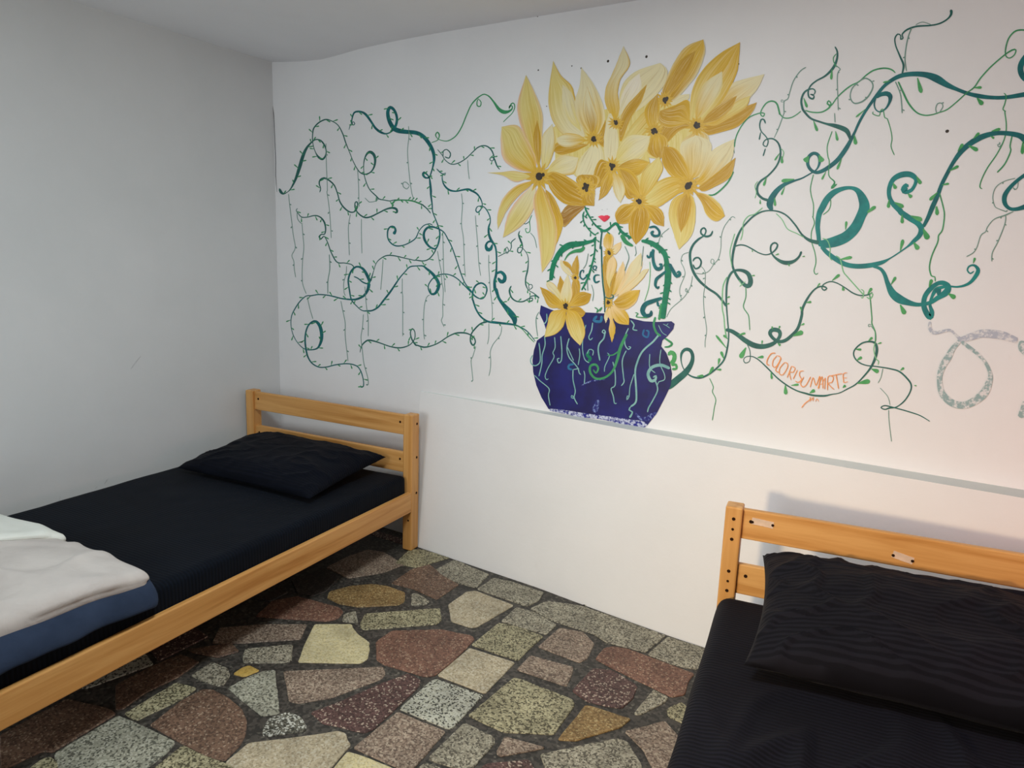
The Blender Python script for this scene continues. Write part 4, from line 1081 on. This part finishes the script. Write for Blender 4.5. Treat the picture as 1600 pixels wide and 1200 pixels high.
# ---- flowers
mt, nt, b = newmat('paint_petal', 0.5, 0.3)
at = node(nt, 'ShaderNodeVertexColor'); at.layer_name = 'col'
uv = nt.nodes.new('ShaderNodeUVMap')
mp = nt.nodes.new('ShaderNodeMapping'); mp.inputs['Scale'].default_value = (11, 1.0, 1)
nt.links.new(uv.outputs[0], mp.inputs['Vector'])
ns = node(nt, 'ShaderNodeTexNoise', in_Scale=1.0, in_Detail=5.0, in_Roughness=0.7, in_Distortion=0.4)
nt.links.new(mp.outputs[0], ns.inputs['Vector'])
rl = ramp(nt, [(0.5, (0, 0, 0, 1)), (0.72, (0.8, 0.8, 0.8, 1))])
rd = ramp(nt, [(0.24, (0.8, 0.8, 0.8, 1)), (0.46, (0, 0, 0, 1))])
nt.links.new(ns.outputs['Fac'], rl.inputs['Fac']); nt.links.new(ns.outputs['Fac'], rd.inputs['Fac'])
m1 = node(nt, 'ShaderNodeMix', data_type='RGBA'); m2 = node(nt, 'ShaderNodeMix', data_type='RGBA')
nt.links.new(rl.outputs['Color'], m1.inputs[0]); nt.links.new(at.outputs['Color'], m1.inputs[6]); m1.inputs[7].default_value = rgb(226, 212, 164, K_)
nt.links.new(rd.outputs['Color'], m2.inputs[0]); nt.links.new(m1.outputs[2], m2.inputs[6]); m2.inputs[7].default_value = rgb(168, 130, 38, K_)
nt.links.new(m2.outputs[2], b.inputs['Base Color'])
M_PETAL = mt
PC = {'o': (182, 138, 24), 'g': (204, 164, 48), 'p': (211, 193, 116), 'c': (214, 204, 164), 'h': (224, 194, 142), 'b': (152, 108, 42), 'k': (222, 178, 158), 'w': (222, 214, 196)}
PCL = {k: rgb(*v, K_) for k, v in PC.items()}
def petal(parent, b, t, wl, wr, cols, bend=0.0, peak=0.55, blunt=0.75, uvoff=0.0):
    nu, nv = 8, 18
    bx, by = b; tx, ty = t
    dx, dy = tx - bx, ty - by
    L = math.hypot(dx, dy); nx_, ny_ = -dy / L, dx / L
    a_ = peak * 1.6; c_ = (1 - peak) * 1.6 * blunt / 0.75
    mxv = (a_ / (a_ + c_)) ** a_ * (c_ / (a_ + c_)) ** c_
    y = layer(2.2e-5)
    verts, faces, uvs, vc = [], [], [], []
    cb, ct, ce = (PCL[k] for k in cols)
    for j in range(nv + 1):
        tt = j / nv
        w = (max(tt, 0.02) ** a_ * max(1 - tt, 0.0) ** c_) / mxv
        w = max(w, 0.12 * (1 - tt))
        bo = bend * 4 * tt * (1 - tt)
        for i in range(nu + 1):
            u = -1 + 2 * i / nu
            hw = (wl if u < 0 else wr) * w * abs(u) * (1 if u > 0 else -1)
            jit = 0.6 * noise.noise(Vector((bx * 0.3 + tt * 9, by * 0.3, u * 2)))
            px = bx + dx * tt + nx_ * (hw + bo + jit); py = by + dy * tt + ny_ * (hw + bo + jit)
            verts.append(wallpt(px, py, y) - MI)
            k = min(1, max(0, (tt - 0.15) / 0.6 + 0.35 * noise.noise(Vector((u * 3 + bx, tt * 1.2, by)))))
            e = max(0, (abs(u) - 0.72) / 0.28) * (0.6 if u > 0 else 1.0)
            c = [cb[q] + (ct[q] - cb[q]) * k for q in range(3)]
            c = [c[q] + (ce[q] - c[q]) * e for q in range(3)]
            vc.append((*c, 1)); uvs.append((u + bx * 0.37, tt + by * 0.21))
    for j in range(nv):
        for i in range(nu):
            a = j * (nu + 1) + i
            faces.append((a, a + 1, a + nu + 2, a + nu + 1))
    o = obj('petal', verts, faces, M_PETAL, parent)
    paint_attrs(o, vc, uvs)
    return o
def paint_attrs(o, vc, uvs):
    me = o.data
    ca = me.color_attributes.new('col', 'FLOAT_COLOR', 'POINT')
    for i, c in enumerate(vc): ca.data[i].color = c
    ul = me.uv_layers.new(name='UVMap')
    for lp_ in me.loops: ul.data[lp_.index].uv = uvs[lp_.vertex_index]
def flower(cx, cy, r, petals, label, maker=None):
    # the part is the speckled dark centre; its petals hang below it
    vv, ff = [], []
    holder = bpy.data.meshes.new('painted_flower')
    o = bpy.data.objects.new('painted_flower', holder); COL.objects.link(o); o.parent = mural
    o['label'] = label
    if maker:
        for q in petals.strip().splitlines(): maker(o, q)
        petals = ''
    for q in [q for q in petals.strip().split(';') if q]:
        f = q.split()
        b = [float(x) for x in f[0].split(',')]; t = [float(x) for x in f[1].split(',')]
        w = [float(x) for x in f[2].split(',')]
        petal(o, b, t, w[0] * WIDE[0], w[-1] * WIDE[0], f[3], float(f[4]) if len(f) > 4 else 0.0, float(f[5]) if len(f) > 5 else 0.5, float(f[6]) if len(f) > 6 else 0.75)
    rnd = random.Random(int(cx))
    y = layer(2.2e-5)
    hv, hu, hc, n_ = [], [], [], 28
    hv.append(wallpt(cx, cy, y) - MI); hu.append((0.0, 0.0)); hc.append((*PCL['o'][:3], 1))
    for s_ in range(n_):
        an = 6.283 * s_ / n_
        rr = r * (2.1 + 0.9 * rnd.random()) if s_ % 2 else r * 1.5
        hv.append(wallpt(cx + math.cos(an) * rr, cy + math.sin(an) * rr, y) - MI)
        hu.append((s_ * 0.35, 1.0)); hc.append((*PCL['g'][:3], 1))
    ho = obj('flower_heart', hv, [(0, 1 + s_, 1 + (s_ + 1) % n_) for s_ in range(n_)], M_PETAL, o)
    paint_attrs(ho, hc, hu)
    y = layer(2.5e-5)
    for k in range(9):
        a = rnd.uniform(0, 6.28); d = rnd.uniform(0, r * 0.75) if k else 0
        rr = r * (0.62 if k == 0 else rnd.uniform(0.22, 0.42)); n = 10
        base = len(vv)
        for s in range(n):
            an = 6.283 * s / n
            vv.append(wallpt(cx + math.cos(a) * d + math.cos(an) * rr, cy + math.sin(a) * d * 1.1 + math.sin(an) * rr * 1.15, y - k * 1.2e-6) - MI)
        ff.append(tuple(range(base, base + n)))
    holder.from_pydata([tuple(v) for v in vv], [], ff); holder.update()
    holder.materials.append(PAINT['k'])
    return o
random.seed(21)
WIDE = [1.3]
under = [(750 + a * 0.29312, 47 + b * 0.29312) for a, b in ((400, 640), (390, 520), (500, 420), (600, 440), (680, 420), (760, 360), (900, 360), (980, 380), (1100, 370), (1200, 430), (1280, 470), (1200, 560),
         (1220, 650), (1120, 740), (1080, 780), (1060, 700), (1000, 610), (960, 690), (900, 680), (920, 760), (860, 880), (780, 780), (700, 740), (640, 820), (560, 830), (500, 770), (400, 760))]
y = layer(2.2e-5)
uo = obj('underpaint', [wallpt(px, py, y) - MI for px, py in under], [tuple(range(len(under)))], M_PETAL, mural)
uo['label'] = 'pale gold wash behind the painted flowers'
paint_attrs(uo, [(*PCL['p'][:3], 1)] * len(under), [(px * 0.04, py * 0.02) for px, py in under])
# rear flowers first, the ones in front painted over them
def traced(parent, spec, tile=(750, 47, 0.29312)):
    """outline petal: colours, then base, one side, *tip, other side (traced outline on the wall)"""
    f = spec.split()
    cols = f[0]
    pts = []; tip = 0
    for q in f[1:]:
        if q[0] == '*': tip = len(pts); q = q[1:]
        a, b = q.split(',')
        pts.append((tile[0] + float(a) * tile[2], tile[1] + float(b) * tile[2], 1.0))
    sides = []
    for side in (pts[:tip + 1], [pts[0]] + pts[tip:][::-1]):
        c = catmull(side, 1.5)
        L = [0.0]
        for k in range(1, len(c)): L.append(L[-1] + math.dist(c[k][:2], c[k - 1][:2]))
        sides.append((c, L))
    def at(side, t):
        c, L = side
        d = t * L[-1]
        for k in range(1, len(c)):
            if L[k] >= d - 1e-9:
                w = (d - L[k - 1]) / max(1e-9, L[k] - L[k - 1])
                return (c[k - 1][0] + (c[k][0] - c[k - 1][0]) * w, c[k - 1][1] + (c[k][1] - c[k - 1][1]) * w)
        return c[-1][:2]
    nu, nv = 10, 22
    y = layer(2.2e-5)
    verts, faces, uvs, vc = [], [], [], []
    cb, ct, ce = (PCL[k] for k in cols)
    sx, sy = pts[0][0], pts[0][1]
    for j in range(nv + 1):
        t = j / nv
        a = at(sides[0], t); b = at(sides[1], t)
        for i in range(nu + 1):
            u = i / nu
            e = 0.7 * noise.noise(Vector((sx * .2 + t * 14, sy * .2, u * 2))) if i in (0, nu) else 0
            x = a[0] + (b[0] - a[0]) * u + e; yy = a[1] + (b[1] - a[1]) * u
            verts.append(wallpt(x, yy, y) - MI)
            k = min(1, max(0, (t - 0.12) / 0.55 + 0.55 * noise.noise(Vector((u * 5 + sx, t * 1.1, sy)))))
            ed = max(0, (abs(2 * u - 1) - 0.72) / 0.28) * (1.0 if (u < .5) == (cols[2] == 'k') else 0.55)
            c = [cb[q] + (ct[q] - cb[q]) * k for q in range(3)]
            c = [c[q] + (ce[q] - c[q]) * ed for q in range(3)]
            vc.append((*c, 1)); uvs.append((u * 1.6 + sx * 0.37, t + sy * 0.21))
    for j in range(nv):
        for i in range(nu):
            a = j * (nu + 1) + i
            faces.append((a, a + 1, a + nu + 2, a + nu + 1))
    o = obj('petal', verts, faces, M_PETAL, parent)
    paint_attrs(o, vc, uvs)
BUNCH = [
(985, 372, 6, 'ochre flower with one tall petal at the top of the bunch', '''ccc 1000,390 1060,350 *1115,340 1110,370 1040,400
ogc 985,365 970,320 1010,220 1060,130 1110,80 *1190,50 1200,120 1160,230 1100,310 1030,380
oog 985,370 1010,270 1070,160 *1150,110 1120,210 1050,310
gpg 960,380 880,430 800,520 750,610 *740,670 830,600 900,530 950,460'''),
(1155, 510, 7, 'large pale gold flower at the upper right of the bunch', '''gcc 1190,490 1250,400 1330,290 *1515,235 1480,310 1400,400 1290,480
pgg 1130,500 1120,420 1130,320 1180,220 1270,130 *1385,65 1380,160 1365,240 1290,380 1200,470
gcp 1150,480 1150,380 1200,280 *1290,220 1290,310 1220,420
oog 1190,510 1280,460 1380,420 *1475,385 1450,440 1380,510 1300,540 1200,560
gpg 1190,500 1290,440 1370,380 *1440,350 1420,410 1330,470 1250,510
oog 1180,500 1220,440 1300,380 *1370,350 1340,420 1270,480
oog 1130,510 1060,540 1000,600 *975,605 955,540 1000,480 1080,460
gog 1120,490 1010,520 950,490 *960,430 1040,400 1110,375
gcc 1160,540 1100,570 1070,620 1120,720 *1180,730 1220,650 1215,560'''),
(930, 535, 6, 'yellow flower in the middle right of the bunch', '''gog 930,530 890,500 880,420 *945,330 955,420 945,490
gog 940,550 890,600 900,660 *960,690 1000,620 990,570
pcc 910,560 850,580 770,640 *735,690 830,700 890,640'''),
(605, 580, 6, 'yellow flower at the upper left of the bunch', '''cpg 560,570 450,560 395,500 370,430 365,340 *390,165 430,240 490,300 515,400 550,500
pcc 540,540 470,480 440,400 *440,290 490,340 520,440
gcc 590,560 520,480 505,380 530,300 *540,200 600,280 650,380 665,480 630,560
ocg 600,560 560,480 550,400 *570,300 600,380 630,480
oog 580,610 500,650 430,665 *393,645 410,600 500,600
gcg 570,590 480,625 420,610 *410,575 460,550 530,560
oog 615,580 640,540 *668,480 685,560 660,625
ccp 600,610 535,680 505,760 *540,810 640,780 670,690 645,615'''),
(725, 495, 5, 'yellow flower at the top middle of the bunch', '''pcc 740,480 740,380 760,290 830,220 *960,175 1000,220 970,310 880,400 800,450
cwc 740,460 750,360 790,280 *850,230 860,310 800,400
gcg 720,490 670,400 670,310 710,220 *765,85 800,180 750,260 735,340 745,420
oog 740,510 770,420 840,340 *890,290 860,380 800,480 750,600
ccc 725,505 690,440 662,560 665,680 *690,720 730,680 738,590'''),
(1110, 830, 8, 'yellow flower with drooping petals at the right of the bunch', '''gcc 1120,790 1080,700 1070,610 *1150,560 1230,600 1220,700 1170,780
gcc 1150,810 1190,740 1240,640 *1355,580 1345,680 1290,760 1200,840
oog 1160,840 1250,770 1310,720 *1362,680 1335,780 1260,830 1190,860
gog 1100,800 1020,780 970,700 *980,620 1040,630 1090,690 1120,770
ogp 1140,860 1180,920 1210,990 1260,1020 *1305,990 1280,930 1220,880
gpp 1105,860 1030,900 1005,980 1030,1080 *1060,1170 1130,1090 1150,980 1140,900
oog 1110,860 1060,920 1050,1000 *1070,1080 1110,1010 1130,920
gpg 1090,820 1040,780 960,800 890,860 *850,925 930,950 1020,900 1080,850'''),
(705, 725, 6, 'yellow flower just above the painted face', '''oog 690,715 640,690 605,770 *610,840 645,830 680,770
pcp 720,710 740,620 800,560 *905,565 885,650 800,710
ogo 735,730 790,775 850,770 *905,705 840,685 780,700
gog 725,735 760,850 790,900 *835,885 845,800 790,740
gcg 710,745 700,800 720,880 *748,922 775,860 760,800
gog 690,745 650,800 640,860 *632,907 680,870 712,800'''),
(315, 780, 9, 'large pale yellow flower at the left of the bunch', '''pcg 330,740 325,640 335,560 *385,500 402,580 390,660 360,730
gpk 315,740 250,600 210,490 198,400 222,310 *245,240 290,330 332,440 332,560 325,660
oog 315,730 290,640 285,560 *305,480 325,560 325,650
bbo 425,985 470,930 540,925 *562,940 500,1000 445,1050
pcg 340,770 390,700 440,665 *525,680 505,760 430,775
ppk 270,785 190,810 120,775 *38,760 110,757 180,750 250,765
gpk 290,760 200,745 125,690 110,600 *115,515 200,508 250,580 290,660 300,720
gpk 285,800 190,830 120,900 92,990 *95,1062 145,960 210,880 270,830
cpk 295,815 220,880 150,980 *122,1106 200,1060 260,1000 295,920
ogg 350,850 350,950 365,1060 *395,1170 442,1040 425,960 385,880
gpk 320,820 285,900 300,1020 315,1150 *330,1292 395,1190 410,1060 385,960 350,870
oog 350,765 375,850 440,920 520,937 *602,930 570,860 480,790 400,755'''),
(565, 835, 7, 'small ochre flower beside the painted face', '''oog 565,850 515,810 520,780 *545,770 620,775 640,800 610,850
oog 570,845 545,900 550,930 *608,937 612,880 610,845'''),
(850, 915, 6, 'yellow flower to the right of the red lips', '''gog 845,890 790,850 760,790 *745,740 800,760 840,810 860,870
gpg 860,890 850,820 880,740 *955,675 975,740 935,820 890,880
gog 870,930 905,1000 930,1032 *980,1046 978,980 940,940
gog 835,930 760,930 720,980 *733,1032 780,1032 830,1010
oog 850,940 800,990 795,1080 *830,1142 885,1080 908,1000 890,950'''),
]
for cx_, cy_, r_, lab, petals in BUNCH:
    flower(750 + cx_ * 0.29312, 47 + cy_ * 0.29312, r_, petals, lab, traced)
SMALL = [
(485, 455, 3, 'small ochre flower at the top left of the pot', '''cch 470,460 380,400 340,330 *345,280 390,330 440,400
oog 470,440 430,370 380,330 *365,290 420,310 460,370
oog 490,450 455,370 460,320 *505,235 520,320 515,420
oog 490,470 450,540 460,620 *490,660 530,560 520,480'''),
(810, 215, 4, 'small flower on the painted neck', '''chh 830,210 850,150 *928,108 922,170 870,230
hgh 810,215 755,140 765,60 *800,15 850,60 845,150
oog 800,225 755,260 *765,330 810,300 820,240'''),
(800, 695, 4, 'small yellow flower standing in the middle of the pot', '''hch 860,640 930,500 1010,330 *1115,215 1130,330 1080,450 960,570
hcg 880,640 960,550 1080,440 1140,380 *1195,368 1130,470 1010,580
ghh 830,640 850,500 900,380 *945,295 965,400 930,500 880,600
oog 790,690 755,500 748,350 *765,250 800,330 815,480 825,620
phg 815,560 780,450 800,300 *850,248 885,310 870,400 835,480
oog 820,640 830,500 *885,385 872,470 850,600
gch 795,740 762,820 *778,892 800,840 815,780
hgg 810,740 790,800 818,870 808,960 *838,1080 872,950 850,860 845,780
hgg 830,710 830,800 890,890 *1000,908 998,820 930,740
ogh 850,690 920,620 1000,580 *1108,572 1075,680 990,755 900,755'''),
(390, 735, 5, 'small yellow flower hanging over the left rim of the pot', '''oog 360,690 315,560 *340,435 388,540 375,650
pcg 355,710 280,610 215,550 *208,485 275,510 335,590 370,680
gog 365,740 240,740 180,640 *146,543 230,580 310,640 370,710
oog 410,710 450,620 455,500 *480,465 525,560 505,660
pch 385,710 340,640 368,520 *412,418 442,520 458,620 420,710
oog 420,745 520,735 *585,790 545,835 460,800
gog 415,735 490,620 560,590 *638,612 612,690 540,725
gpg 370,760 260,780 220,880 *188,1028 290,1000 365,930 395,820
gpg 405,770 395,880 440,1010 *532,1108 578,1000 562,880 500,780'''),
]
for cx_, cy_, r_, lab, petals in SMALL:
    flower(820 + cx_ * 0.1625, 360 + cy_ * 0.1625, r_, petals, lab, lambda o, q: traced(o, q, (820, 360, 0.1625)))

# ---- figure: chin, neck, shoulders
for l in '''E X 450,290,16 470,370,40 520,470,36 600,600,28 680,700,36 770,770,44 850,810,56 930,780,50 1010,710,44 1090,655,60 1140,700,60 1190,800,60 1280,880,60 1420,960,50
E X 440,400,20 410,480,30 430,620,28 500,740,28 590,840,28 680,905,28
D X 810,800,30 790,950,30 770,1190,36 K 735,150,14 740,330,14 750,500,16 765,640,14 768,790,10
E X 680,930,26 665,1050,26 660,1190,30 K 675,180,14 660,270,16 630,380,18 600,470,20 545,575,14
E K 680,60,16 660,95,24 600,115,34 520,130,50 440,140,60 380,170,60 330,220,50 290,290,44 265,370,44 250,480,34
G K 575,160,20 540,190,36 480,200,30 420,230,16 380,290,8
E K 1120,100,24 1200,115,44 1280,160,50 1340,220,50 1360,290,44 1375,400,60 1370,520,60 1350,650,54 1325,850,50
G K 930,40,40 970,110,40 1040,150,20
G K 1310,700,14 1300,790,20 1290,860,24
T K 1235,180,30 1230,240,26 1240,320,30 1270,370,36 1310,360,34 1310,325,24 1290,330,20
T K 1215,200,20 1205,250,22 1185,260,20 1175,235,20
T K 1360,390,20 1310,430,26 1265,470,30 1255,530,24 1280,555,22 1290,535,16
T K 1390,320,30 1420,380,34 1460,440,34 1490,420,30 1480,395,20 1460,410,14
T K 1320,650,26 1230,680,40 1160,710,44 1130,770,44 1160,820,40 1210,810,34 1215,770,24
T K 1275,680,24 1280,720,22 1300,730,16
T J 360,905,20 420,895,24 465,940,24 460,985,26 410,990,28 385,960,28 410,940,30
T K 690,385,12 655,370 665,340 690,350 680,375
T K 720,430,12 680,430,14 665,460,20 680,500,18 720,485,12
T K 600,430,14 560,470,14 530,440,14 540,390,14 565,385,12 560,410,10
D K 765,635,8 810,655,10 850,645,12 845,620,10 825,625,8
N K 960,150,8 1000,250 980,330 960,390
N K 1060,150,6 1070,220 1055,245
N K 1140,150,6 1130,250 1120,350
L K 1200,300,7 1205,400 1190,550 1150,680
N K 610,220,6 590,320 560,370
N K 640,520,6 660,600 650,680
N K 600,480,8 605,580
G K 670,740,10 700,760 690,790 740,740 720,780
G K 1060,790,10 1090,800 1070,830 1180,840'''.splitlines():
    c, s = l.split(None, 1)
    stroke(s, c, 'figure_outline', leaves=6 if c == 'E' else 0, leafcol='E', leaflen=6.0)
y = layer()
lips = [(720, 512), (750, 500), (790, 486), (825, 488), (850, 498), (880, 485), (925, 482), (972, 510), (955, 545), (920, 580), (880, 610), (855, 620), (830, 608), (790, 575), (750, 535)]
lo = obj('painted_lips', [wallpt(880 + a * .075, 300 + b_ * .075, y) - MI for a, b_ in lips], [tuple(range(len(lips)))], PAINT['r'], mural)
lo['label'] = 'small red lips of the painted face'
for a, b_ in ((810, 370), (915, 360)):
    stroke('X %d,%d,14 %d,%d,14' % (a - 8, b_, a + 10, b_ - 4), 'g', 'painted_nostril')

# ---- lettering
sign = None
for l in '''345,345,14 300,350 260,410 255,460 285,470
360,370,12 320,420 315,480 345,490 385,430 395,385 360,370
405,395,12 375,460 345,525 385,548
440,440,12 390,500 385,560 420,570 465,500 470,455 440,440
510,480,12 465,600|510,480,12 548,500 525,545 490,545 505,625
572,520,12 528,615
640,530,12 600,535 595,580 615,620 580,650 550,635
640,590,12 605,660 625,695 660,680 710,590
705,700,12 735,600 765,680 805,585 795,715
785,715,12 828,590 838,715|795,670,10 838,665
855,720,12 862,600|862,600,10 840,640
885,730,12 892,590 945,595 930,650 890,660 955,725
1000,715,14 975,570|920,582,12 985,568 1040,558
1055,655,12 1050,562 1092,550|1050,605,10 1090,600|1055,655,10 1100,640'''.splitlines():
    parts = l.split('|')
    o = stroke('U ' + parts[0], 'O', 'painted_letter', sign, wk=0.72)
    if sign is None:
        sign = o; o['label'] = 'orange hand-painted lettering COLORISUMARTE'
    for q in parts[1:]:
        stroke('U ' + q, 'O', 'painted_letter', sign, wk=0.72)
for s in ('615,915,12 650,870 705,825 700,800', '700,850,10 725,820 720,805', '740,800,10 735,845', '760,850,10 775,820 795,850'):
    stroke('U ' + s, 'O', 'painted_letter', sign, wk=0.75)

# ---- nail holes and marks on the walls
def wall_dot(px, py, r, parent, mat):
    bm = bmesh.new()
    bmesh.ops.create_cone(bm, cap_ends=True, segments=10, radius1=r, radius2=r * 0.7, depth=0.0016)
    o = bmobj('nail_hole', bm, mat, parent)
    o.location = wallpt(px, py, -0.0004); o.rotation_euler = (math.pi / 2, 0, 0)
for px, py, r in ((950, 95.5, .0055), (1010, 88.5, .0055), (841, 109.5, .0035), (893.5, 103, .0028), (908, 106.5, .0035), (1480, 205, .0055), (1154, 100, .0028), (854, 166, .0025), (840, 25, .004), (917, 10, .003)):
    wall_dot(px, py, r, wall_back, PAINT['k'])
M_CRACK = plain('corner_crack', rgb(110, 108, 108), 0.9, 0.1)
M_SCUFF = plain('scuff_mark', rgb(200, 203, 203), 0.9, 0.1)
def ribbon(pts, w, fn, mat, parent, name, offv):
    P3 = [fn(x, y) + offv for x, y in pts]
    vv, ff = [], []
    for i, p in enumerate(P3):
        d = (P3[min(i + 1, len(P3) - 1)] - P3[max(i - 1, 0)]).normalized()
        nrm = offv.normalized().cross(d)
        ww = w * (0.4 if i in (0, len(P3) - 1) else 1)
        vv += [p + nrm * ww, p - nrm * ww]
    for i in range(len(P3) - 1): ff.append((2 * i, 2 * i + 1, 2 * i + 3, 2 * i + 2))
    return obj(name, vv, ff, mat, parent)
ribbon([(423, 100), (424, 112), (423.5, 130), (425, 155), (428, 180), (429.5, 215), (431, 250), (431, 275), (433, 300)], 0.0024, wallpt, M_CRACK, wall_back, 'plaster_crack', Vector((0, -0.0012, 0)))
for pts in ([(204, 577), (212, 566), (220, 556)], [(163, 756), (167, 750), (170, 747)], [(148, 764), (152, 760)], [(92, 783), (94, 776)]):
    ribbon(pts, 0.003, leftpt, M_SCUFF, wall_left, 'scuff_mark', Vector((0.0012, 0, 0)))
